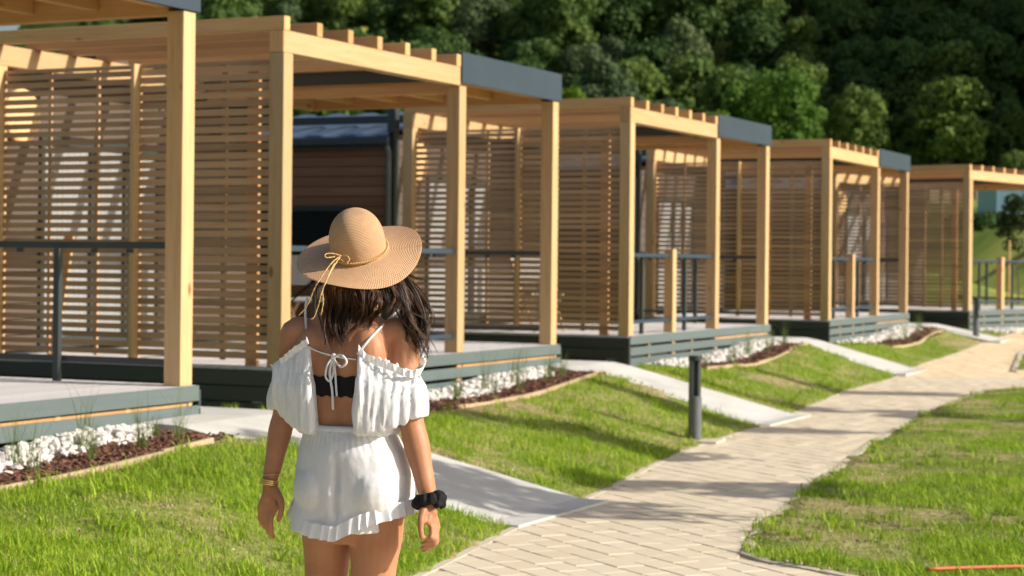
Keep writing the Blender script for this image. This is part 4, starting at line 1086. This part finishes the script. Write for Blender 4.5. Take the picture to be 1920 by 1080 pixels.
# blouse halves: panel hanging from the strap, sleeve gathered round the upper arm
def half(sx):
    mb = MB(); arm0, arm1 = (Lsh, Lel) if sx < 0 else (Rsh, Rel)
    # trunk panel: a chain of upright blobs round the side
    for ang in range(0, 181, 12):
        a = R(-90 + (sx * ang)) if sx > 0 else R(-90 - ang)
        if ang < 34: continue
        ps = []
        for z, ra, rb, w_ in ((1.032, .120, .090, .020), (1.052, .142, .116, .026), (1.10, .142, .114, .024), (1.16, .138, .106, .018), (1.22, .142, .103, .013), (1.27, .146, .100, .009)):
            if ang > 150 and z > 1.25: continue
            inner = 0.
            ps.append(T(ra * math.cos(a), rb * math.sin(a), z))
        limb(mb, ps, [.014, .026, .026, .020, .014, .009][:len(ps)], 10)
    ui = T(sx * .084, -.094, 1.285)
    # sleeve
    top_z, bot_z = (1.235, 1.095) if sx < 0 else (1.225, 1.085)
    rg = []
    for k in range(8):
        t = k / 7; z = top_z + (bot_z - top_z) * t; c = arm0.lerp(arm1, min(1, max(0, (arm0.z - z) / (arm0.z - arm1.z))))
        fl = .044 + .026 * math.sin(math.pi * min(1, t * .62 + .05)); cc = c + Vector((-sx * .014, -.002, 0))
        rg.append((cc.x, cc.y, z, fl, fl * 1.05))
    loft(mb, rg, 26)
    # cloth slung between panel and sleeve
    for k in range(7):
        s_ = k / 6; pt = ui.lerp(q(524, 690, -.03) if sx < 0 else q(782, 705, -.09), s_)
        pb = T(sx * (.080 + .07 * s_), -.108 + .01 * s_, 1.048).lerp(q(532, 768, -.02) if sx < 0 else q(782, 778, -.12), s_ * s_)
        mid = pt.lerp(pb, .5) + Vector((sx * .004, -.022, 0))
        pb = pb + Vector((0, -.012, 0))
        limb(mb, [pt, pt.lerp(mid, .5), mid, mid.lerp(pb, .6), pb], [.010, .013, .016, .021, .019], 10)
    def d_b(p, n): return fold(p, n, 42, 3.0, .0040, 1.5 * sx) + fold(p, n, 100, 9.0, .0022, 5.) + fold(p, n, 14, 6.0, .004, 9.)
    link('blouse_side', remeshed(mb, 'blouse_side', M['linen'], .0052, 4, d_b), romper)
half(-1); half(1)
def ruffle(pts, nrm, width, amp, waves, name, parent, mat, down=Vector((0, 0, -1)), flare=.35, both=False):
    """gathered strip along a polyline (list of Vectors) with outward normals"""
    P = pts; L = [0]
    for a, b in zip(P[:-1], P[1:]): L.append(L[-1] + (b - a).length)
    n = int(waves * 8); V = []; F = []; rowsn = 5
    for k in range(n + 1):
        s = L[-1] * k / n; i = max(0, min(len(P) - 2, next((j for j in range(len(L) - 1) if L[j + 1] >= s), len(P) - 2))); t = (s - L[i]) / max(1e-6, L[i + 1] - L[i])
        p = P[i].lerp(P[i + 1], t); nn = nrm[i].lerp(nrm[i + 1], t).normalized(); tg = (P[i + 1] - P[i]).normalized()
        ph = 2 * math.pi * waves * k / n + 1.3 * math.sin(k * .21); am = amp * (1 + .5 * math.sin(k * .13 + 1))
        for r_ in range(rowsn):
            f = r_ / (rowsn - 1); off = nn * (flare * width * f + am * math.sin(ph) * (.35 + .65 * f)) + tg * (am * .7 * math.cos(ph) * f)
            V.append(tuple(p + down * width * f + off))
    for k in range(n):
        for r_ in range(rowsn - 1):
            a = k * rowsn + r_; F.append((a, a + 1, a + rowsn + 1, a + rowsn))
    me = bpy.data.meshes.new(name); me.from_pydata(V, [], F); me.materials.append(mat); me.update(); me.polygons.foreach_set('use_smooth', [True] * len(me.polygons))
    return link(name, me, parent)
def ringpts(c, a, b, z, n=40, zf=None, yaw=YAW):
    P = []; Nn = []
    for k in range(n + 1):
        t = 2 * math.pi * k / n; ca, sa = math.cos(yaw), math.sin(yaw); lx, ly = a * math.cos(t), b * math.sin(t)
        x, y = c[0] + lx * ca - ly * sa, c[1] + lx * sa + ly * ca; P.append(Vector((x, y, z + (zf(math.cos(t), math.sin(t)) if zf else 0)))); Nn.append(Vector((x - c[0], y - c[1], 0)).normalized())
    return P, Nn
P_, N_ = ringpts((TC[0] + .028, -.006), .195, .146, .792, 80, zf=lambda c, s: float(np.interp(c, [-1, -.5, 0, .35, .65, 1], [.030, -.020, -.028, .008, .030, .050])) if s < 0 else float(np.interp(c, [-1, 0, 1], [.030, .015, .050]))); ruffle(P_, N_, .044, .0052, 36, 'hem_ruffle', romper, M['linen'], flare=.18)
# shoulder ruffles
def path3(pts, n=6):
    out = []
    for i in range(len(pts) - 1):
        p0, p1, p2, p3 = pts[max(i - 1, 0)], pts[i], pts[i + 1], pts[min(i + 2, len(pts) - 1)]
        for k in range(n):
            t = k / n; out.append(.5 * ((2 * p1) + (-p0 + p2) * t + (2 * p0 - 5 * p1 + 4 * p2 - p3) * t * t + (-p0 + 3 * p1 - 3 * p2 + p3) * t ** 3))
    return out + [pts[-1]]
lr = path3([q(583, 652, -.095), q(570, 662, -.085), q(552, 676, -.065), q(532, 694, -.045), q(518, 706, .0), q(530, 700, .07), q(560, 680, .10)])
ruffle(lr, [Vector((-.35, -1, .25)).normalized()] * (len(lr) - 14) + [Vector((-1, .2, .2)).normalized()] * 14, -.020, .005, 13, 'shoulder_ruffle', romper, M['linen'], flare=-.4)
rf_ = path3([q(674, 664, -.13), q(690, 682, -.125), q(715, 692, -.13), q(742, 702, -.135), q(768, 712, -.135), q(790, 708, -.11), q(797, 690, -.04), q(780, 680, .03)])
ruffle(rf_, [Vector((.1, -1, .25)).normalized()] * (len(rf_) - 14) + [Vector((1, -.1, .2)).normalized()] * 14, -.022, .005, 15, 'shoulder_ruffle', romper, M['linen'], flare=-.4)
# hems of the sleeves
# waist roll
P_, N_ = ringpts((TC[0] + hipx(1.045), 0), .134, .100, 1.045); mb = MB(); mb.tube(P_[:-1] + [P_[0]], .010, 8, False); mb.build('waist_seam', M['linen'], romper, smooth=True)
# straps, string, bow
def ribbon(pts, r_, name, mat, parent, n=6): mb = MB(); limb(mb, pts, [r_] * len(pts), n); return mb.build(name, mat, parent, smooth=True)
def onback(pp, off=.004):
    out = []
    for px, py in pp:
        p = q(px, py, -.1); out.append(surf(p.x, p.z, off))
    return out
ribbon(onback([(571, 570), (568, 590), (571, 620), (578, 652)]), .0042, 'strap', M['linen'], romper)
ribbon(onback([(752, 578), (738, 594), (715, 620), (695, 643), (676, 668)]), .0042, 'strap', M['linen'], romper)
kn = q(629, 675, -.1); kn = surf(kn.x, kn.z, .012)
ribbon([surf(q(581, 654).x, q(581, 654).z, .006), surf(q(605, 664).x, q(605, 664).z, .006), kn], .0024, 'tie_string', M['linen'], romper)
ribbon([kn, surf(q(652, 674).x, q(652, 674).z, .006), surf(q(676, 676).x, q(676, 676).z, .006)], .0024, 'tie_string', M['linen'], romper)
def off(px, py, d=.016): p = q(px, py, -.11); return surf(p.x, p.z, d)
ribbon([kn, off(618, 690), off(614, 712), off(622, 722), off(629, 705), kn], .0034, 'bow_loop', M['linen'], romper)
ribbon([kn, off(645, 672, .024), off(655, 684, .026), off(645, 694, .024), off(634, 686), kn], .0034, 'bow_loop', M['linen'], romper)
ribbon([kn, off(622, 705), off(627, 740), off(629, 774)], .0040, 'bow_tail', M['linen'], romper)
ribbon([kn, off(632, 700), off(634, 725), off(636, 748)], .0034, 'bow_tail', M['linen'], romper)
mb = MB(); ell(mb, kn, (.008, .008, .010), 10); mb.build('bow_knot', M['linen'], romper, smooth=True)
# black bra band with scalloped edges
P_, N_ = ringpts(TC, .1, .1, 0, 90); V = []; F = []
for k, (p, nn) in enumerate(zip(P_, N_)):
    for j, z in enumerate((1.142, 1.155, 1.18, 1.202)):
        ang = Vector((nn.x, nn.y, 0)); c = Vector((TC[0], 0, z)); h = BT.ray_cast(c + ang * .5, -ang); r_ = (h[0] - c).length if h[0] and (h[0] - c).length < .2 else .14
        zz = z + (.003 * math.sin(k * 1.4) if j == 0 else 0) + (.003 * math.sin(k * 1.1) if j == 3 else 0)
        V.append(tuple(Vector((c.x, c.y, zz)) + ang * (r_ + .0035)))
    if k:
        for j in range(3): a, b = 4 * (k - 1) + j, 4 * k + j; F.append((a, b, b + 1, a + 1))
me = bpy.data.meshes.new('bra_band'); me.from_pydata(V, [], F); me.materials.append(M['black']); me.update(); me.polygons.foreach_set('use_smooth', [True] * len(me.polygons)); link('bra_band', me, person)
# bracelets and scrunchie
def band(c, d, r_, tube_r, name, mat, n=40, lump=0., parent=person, k2=0):
    d = d.normalized(); a = d.cross(Vector((0, 1, 0))).normalized(); b = d.cross(a); pts = []; rads = []
    for k in range(n + 1):
        t = 2 * math.pi * k / n; pts.append(c + (a * math.cos(t) + b * math.sin(t)) * (r_ + lump * .25 * math.sin(t * 5)) + d * lump * .3 * math.sin(t * 7)); rads.append(tube_r * (1 + (lump * 12) * .35 * math.sin(t * 9)))
    mb = MB(); mb.tube(pts, rads, 10, False); return mb.build(name, mat, parent, smooth=True)
dl = Lwr - Lel; dr = Rwr - Rel
wc = Lwr + dl.normalized() * .010
wb = empty('wristwatch', parent=person)
for k in range(3): band(wc + dl.normalized() * (k - 1) * .0055, dl, .0275, .0032, 'link_row', M['gold'], 40, 0, wb)
band(Lwr - dl.normalized() * .016 + Vector((0, 0, 0)), dl + Vector((.05, .02, 0)), .0285, .0014, 'bracelet', M['gold'])
band(Rwr - dr.normalized() * .016, dr + Vector((-.03, .02, 0)), .030, .0013, 'bracelet', M['gold'])
sc = Rwr + dr.normalized() * .004; scr = MB()
n = 72; d = dr.normalized(); a_ = d.cross(Vector((0, 1, 0))).normalized(); b_ = d.cross(a_); pts = []; rd = []
for k in range(n + 1):
    t = 2 * math.pi * k / n; pts.append(sc + (a_ * math.cos(t) + b_ * math.sin(t)) * .034 + d * .004 * math.sin(t * 5)); rd.append(.0165 * (1 + .22 * math.sin(t * 11) + .1 * math.sin(t * 17 + 1)))
scr.tube(pts, rd, 14, False)
ell(scr, q(838, 947, -.13), (.014, .010, .016), 12); ell(scr, q(829, 948, -.145), (.014, .012, .012), 12); ell(scr, q(790, 946, -.145), (.014, .012, .014), 12)
sm = MB(); sm.v = scr.v; sm.f = scr.f
link('scrunchie', remeshed(sm, 'scrunchie', M['black'], .003, 2, lambda p, n: .003 * mnoise.noise(Vector((p.x * 120, p.y * 120, p.z * 40)))), person)
# ---- hair
HR_ = .0845
hatM = Matrix.Translation(q(672, 476, .035)) @ Matrix.Rotation(R(-7), 4, 'Y') @ Matrix.Rotation(R(30), 4, 'X')
def under_hat(P):
    """keep hair inside the crown and below the brim; P (...,3)"""
    Mi = np.array(hatM.inverted()); Mf = np.array(hatM); sh_ = P.shape; A = P.reshape(-1, 3)
    L = A @ Mi[:3, :3].T + Mi[:3, 3]; r = np.hypot(L[:, 0], L[:, 1]); t = np.arctan2(L[:, 1], L[:, 0])
    bt = np.clip(.05 + .95 * (r - HR_ - .0125) / .089, 0, 1.15); dz = bt * (.012 * np.sin(2 * t + .4) * bt + .008 * np.sin(3 * t + 1.0) * bt - .012 * np.maximum(0, -np.sin(t)) ** 2 * bt - .002 * np.maximum(0, -np.cos(t)) * bt ** 2)
    lim = -.004 - .010 * bt + dz - .006
    inside = r < HR_ - .006; band = (r < HR_ + .106)
    L[:, 2] = np.where(~inside & band & (L[:, 2] > lim), lim, L[:, 2]); L[:, 2] = np.where(inside, np.minimum(L[:, 2], .05), L[:, 2])
    k = (r > HR_ - .014) & (r < HR_ + .004) & (L[:, 2] > -.012); f_ = np.where(k, (HR_ - .014) / np.maximum(r, 1e-6), 1.); L[:, 0] *= f_; L[:, 1] *= f_
    return (L @ Mf[:3, :3].T + Mf[:3, 3]).reshape(sh_)
def tubes(curves, r0, name, mat, tints, sides=3):
    """curves (n, m, 3) numpy"""
    n, m, _ = curves.shape; d = np.gradient(curves, axis=1); d /= np.linalg.norm(d, axis=2, keepdims=True) + 1e-9
    up = np.array([.3, .9, .3]); a = np.cross(d, up); a /= np.linalg.norm(a, axis=2, keepdims=True) + 1e-9; b = np.cross(d, a)
    tt = np.linspace(0, 1, m); rad = r0[:, None] * (1 - tt[None] ** 2 * .88)
    V = []
    for k in range(sides):
        t = 2 * math.pi * k / sides; V.append(curves + (a * math.cos(t) + b * math.sin(t)) * rad[..., None])
    V = np.stack(V, 2).reshape(-1, 3)
    i = (np.arange(n) * m * sides)[:, None, None, None] + (np.arange(m - 1) * sides)[None, :, None, None]
    k = np.arange(sides)[None, None, :, None]; k1 = (k + 1) % sides
    F = np.concatenate([i + k, i + k1, i + k1 + sides, i + k + sides], -1).reshape(-1, 4)
    return mesh_np(name, V, F, mat, True, {'tint': np.repeat(tints, m * sides)})
def resample(P, m):
    P = [Vector(p) for p in P]; S = path3(P, 10); L = np.cumsum([0] + [(b - a).length for a, b in zip(S[:-1], S[1:])]); A = np.array([p[:] for p in S]); s = np.linspace(0, L[-1], m)
    return np.stack([np.interp(s, L, A[:, k]) for k in range(3)], 1)
def hb(px, py, d=.012): p = q(px, py, -.1); return surf(p.x, p.z, d) if BT.ray_cast(Vector((p.x, -1.2, p.z)), Vector((0, 1, 0)))[0] else p
G = []
def hg(start, pts, n, spread, wave): G.append((start, pts, n, spread, wave))
S0 = lambda px, py, dy: q(px, py, dy)
hg((612, 505, -.02), [(585, 540, -.03), (562, 556, -.03), (548, 575, -.02), (556, 598, -.02)], 9, .012, .006)
hg((615, 505, -.05), [(600, 545, -.09), (596, 575, None), (608, 605, None), (606, 632, None)], 30, .013, .007)
hg((630, 505, -.06), [(620, 545, -.09), (618, 580, None), (622, 620, None), (627, 662, None)], 90, .013, .008)
hg((645, 505, -.06), [(640, 550, -.09), (640, 590, None), (634, 630, None), (640, 672, None)], 90, .012, .008)
hg((655, 505, -.06), [(655, 550, -.09), (652, 590, None), (646, 630, None), (653, 664, None)], 80, .012, .008)
hg((668, 505, -.06), [(668, 550, -.09), (672, 590, None), (660, 620, None), (655, 645, None)], 80, .011, .010)
hg((682, 505, -.06), [(688, 550, -.09), (690, 580, None), (676, 604, None), (655, 618, None)], 70, .010, .008)
hg((700, 505, -.05), [(710, 548, -.08), (715, 575, None), (700, 596, None), (672, 606, None)], 60, .009, .007)
hg((692, 505, -.055), [(700, 545, -.085), (704, 572, None), (696, 600, None), (684, 628, None)], 42, .009, .007)
hg((715, 500, -.04), [(730, 540, -.07), (742, 565, -.07), (735, 585, None), (712, 600, None)], 50, .009, .007)
hg((725, 495, -.02), [(748, 540, -.05), (762, 575, -.06), (776, 610, -.07), (782, 645, -.08), (805, 678, -.08)], 80, .010, .010)
hg((728, 492, -.01), [(758, 535, -.04), (778, 570, -.05), (795, 605, -.07), (797, 640, -.08), (800, 690, -.08)], 80, .009, .010)
hg((730, 490, 0.), [(766, 530, -.02), (786, 560, -.03), (800, 590, -.05), (802, 625, -.06), (795, 650, -.07)], 50, .008, .012)
hg((720, 500, -.03), [(742, 545, -.06), (760, 590, -.08), (772, 620, -.09), (790, 640, -.09), (798, 672, -.09)], 50, .008, .012)
hg((732, 488, .0), [(770, 520, -.02), (795, 528, -.03), (815, 532, -.03)], 5, .004, .004)
hg((700, 510, -.05), [(722, 560, -.08), (760, 590, -.10), (795, 606, -.09)], 10, .006, .01)
m_ = 26; CV = []; TI = []; RA = []
for (st, pts, n, sp, wvs) in G:
    base = [S0(*st)] + [(hb(p[0], p[1], .014) if p[2] is None else q(p[0], p[1], p[2])) for p in pts]; A = resample(base, m_)
    t = np.linspace(0, 1, m_)[:, None]
    lock = 0
    for k in range(int(n * 1.7)):
        if lock <= 0:
            lock = int(rng.integers(7, 16)); ph = rng.uniform(0, 6.28, 3); clump = rng.normal(0, 1, 3); fr_ = rng.uniform(.8, 1.3); ln0 = rng.uniform(.82, 1.0); ti0 = np.clip(rng.normal(.35, .25), 0, 1)
        lock -= 1
        env = (.5 + .7 * t) * sp * (1 - .35 * t ** 3)
        o_ = clump[None] * env * np.array([[1, .7, .25]]) + np.concatenate([np.sin(t * 7.5 * fr_ + ph[0]), np.sin(t * 6.5 * fr_ + ph[1]) * .6, np.sin(t * 5 + ph[2]) * .3], 1) * wvs * 2.1 * t
        o_ = o_ + rng.normal(0, 1, (1, 3)) * .0032 * (1.15 - .75 * t) + (rng.normal(0, .006, (1, 3)) * t ** 2 if rng.random() < .08 else 0)
        ln = ln0 * rng.uniform(.93, 1.04); C_ = A + o_; idx = np.clip(np.linspace(0, (m_ - 1) * min(1, ln), m_), 0, m_ - 1); lo = np.floor(idx).astype(int); hi = np.minimum(lo + 1, m_ - 1); fr = (idx - lo)[:, None]
        CV.append(C_[lo] * (1 - fr) + C_[hi] * fr); TI.append(np.clip(ti0 + rng.normal(0, .08), 0, 1)); RA.append(rng.uniform(.0007, .0013))
hair = link('hair', tubes(under_hat(np.array(CV)), np.array(RA), 'hair', M['hair'], np.array(TI)), person)
mb = MB(); ell(mb, HC + Vector((0, -.018, .0)), (.080, .082, .110), 24, YAW * .6); mb.v = [tuple(v) for v in under_hat(np.array(mb.v))]
hm = mb.build('hair_cap', M['hair'], hair, smooth=True)
# ---- straw hat
def straw_mat():
    m, nt, b = new_mat('woven_straw'); at = nt.nodes.new('ShaderNodeAttribute'); at.attribute_name = 'arc'; au = nt.nodes.new('ShaderNodeAttribute'); au.attribute_name = 'ang'
    inf = noise(nt, coords(nt), 60, 3)
    rowp = math_(nt, 'MULTIPLY', at.outputs['Fac'], 1 / .0047)
    fr = math_(nt, 'FRACT', rowp); row = math_(nt, 'FLOOR', rowp)
    st = math_(nt, 'SINE', math_(nt, 'ADD', math_(nt, 'MULTIPLY', au.outputs['Fac'], 150.0), math_(nt, 'MULTIPLY', row, 2.4)))
    prof = math_(nt, 'SINE', math_(nt, 'MULTIPLY', fr, math.pi))
    h = math_(nt, 'ADD', prof, math_(nt, 'MULTIPLY', st, .35))
    c = ramp(nt, math_(nt, 'ADD', math_(nt, 'MULTIPLY', h, .5), math_(nt, 'MULTIPLY', inf, .3)), [(.05, (.34, .18, .09)), (.45, (.58, .345, .19)), (.85, (.72, .47, .285))])
    nt.links.new(c, b.inputs['Base Color']); b.inputs['Roughness'].default_value = .6
    bump(nt, b, h, .7, .0022); return m
M['straw'] = straw_mat(); M['cord'] = plain('braided_straw_cord', (.62, .38, .14), .6, 0, 90, .3, .4)
hat_o = empty('straw_hat', parent=person)
prof = []
for k in range(40):
    t = k / 39 * math.pi / 2; r_ = HR_ * math.sin(t) ** .92; z_ = .118 - .0 + (.0) ; prof.append((r_, .032 + .106 * math.cos(t) ** .95, 0))
for k in range(1, 9): prof.append((HR_ + .001 * k * .3, .032 - .032 * k / 8, 0))
for k in range(1, 8): t = k / 7; prof.append((HR_ + .0025 + .010 * t, -.004 * math.sin(t * 1.5), t * .05))
nb = 34
for k in range(1, nb + 1): t = k / nb; prof.append((HR_ + .0125 + .089 * t, -.004 - .010 * t, .05 + .95 * t))
na = 120; V = []; F = []; arc = []; ang = []; s = 0; prev = None
for (r_, z_, bt) in prof:
    if prev: s += math.hypot(r_ - prev[0], z_ - prev[1])
    prev = (r_, z_)
    for k in range(na):
        t = 2 * math.pi * k / na; dz = bt * (.012 * math.sin(2 * t + .4) * bt + .008 * math.sin(3 * t + 1.0) * bt - .012 * max(0, -math.sin(t)) ** 2 * bt - .002 * max(0, -math.cos(t)) * bt ** 2)
        rr3 = r_ * (1 + .03 * bt * math.cos(2 * t)); V.append((rr3 * math.cos(t), rr3 * math.sin(t), z_ + dz)); arc.append(s); ang.append(t)
for i in range(len(prof) - 1):
    for k in range(na): F.append((i * na + k, (i + 1) * na + k, (i + 1) * na + (k + 1) % na, i * na + (k + 1) % na))
me = mesh_np('hat_shell', V, F, M['straw'], True, {'arc': arc, 'ang': ang})
hs = link('hat_shell', me, hat_o); so = hs.modifiers.new('thickness', 'SOLIDIFY'); so.thickness = .0022; so.offset = -1
hat_o.matrix_local = hatM
mb = MB()
for ph in (0, math.pi):
    pts = []
    for k in range(241):
        t = 2 * math.pi * k / 240; w_ = .0026; pts.append(((HR_ + .0045 + w_ * math.cos(t * 34 + ph)) * math.cos(t), (HR_ + .0045 + w_ * math.cos(t * 34 + ph)) * math.sin(t), .006 + w_ * math.sin(t * 34 + ph)))
    mb.tube(pts, .0021, 6, False)
mb.build('hat_cord', M['cord'], hat_o, smooth=True)
def hloc(px, py, dy): return hatM.inverted() @ q(px, py, dy)
k0 = hloc(640, 486, -.068)
def cordp(pp, r_=.0019):
    mb = MB(); pts = path3([k0] + [hloc(*p) for p in pp], 8); mb.tube(pts, [r_ * (1 + .3 * math.sin(i * 1.9)) for i in range(len(pts))], 6); mb.build('cord_end', M['cord'], hat_o, smooth=True)
cordp([(625, 505, -.13), (612, 535, -.165), (603, 560, -.17), (600, 575, -.16), (592, 600, -.15), (586, 606, -.15)])
cordp([(630, 500, -.12), (614, 530, -.160), (606, 552, -.168), (608, 572, -.16), (604, 598, -.15)])
cordp([(622, 500, -.12), (600, 532, -.155), (590, 550, -.15), (578, 580, -.13), (562, 600, -.12)])
cordp([(650, 486, -.095), (655, 493, -.10), (648, 500, -.10), (639, 493, -.085)], .0019)
cordp([(622, 482, -.075), (610, 484, -.085), (612, 490, -.09), (628, 488, -.08)], .0019)
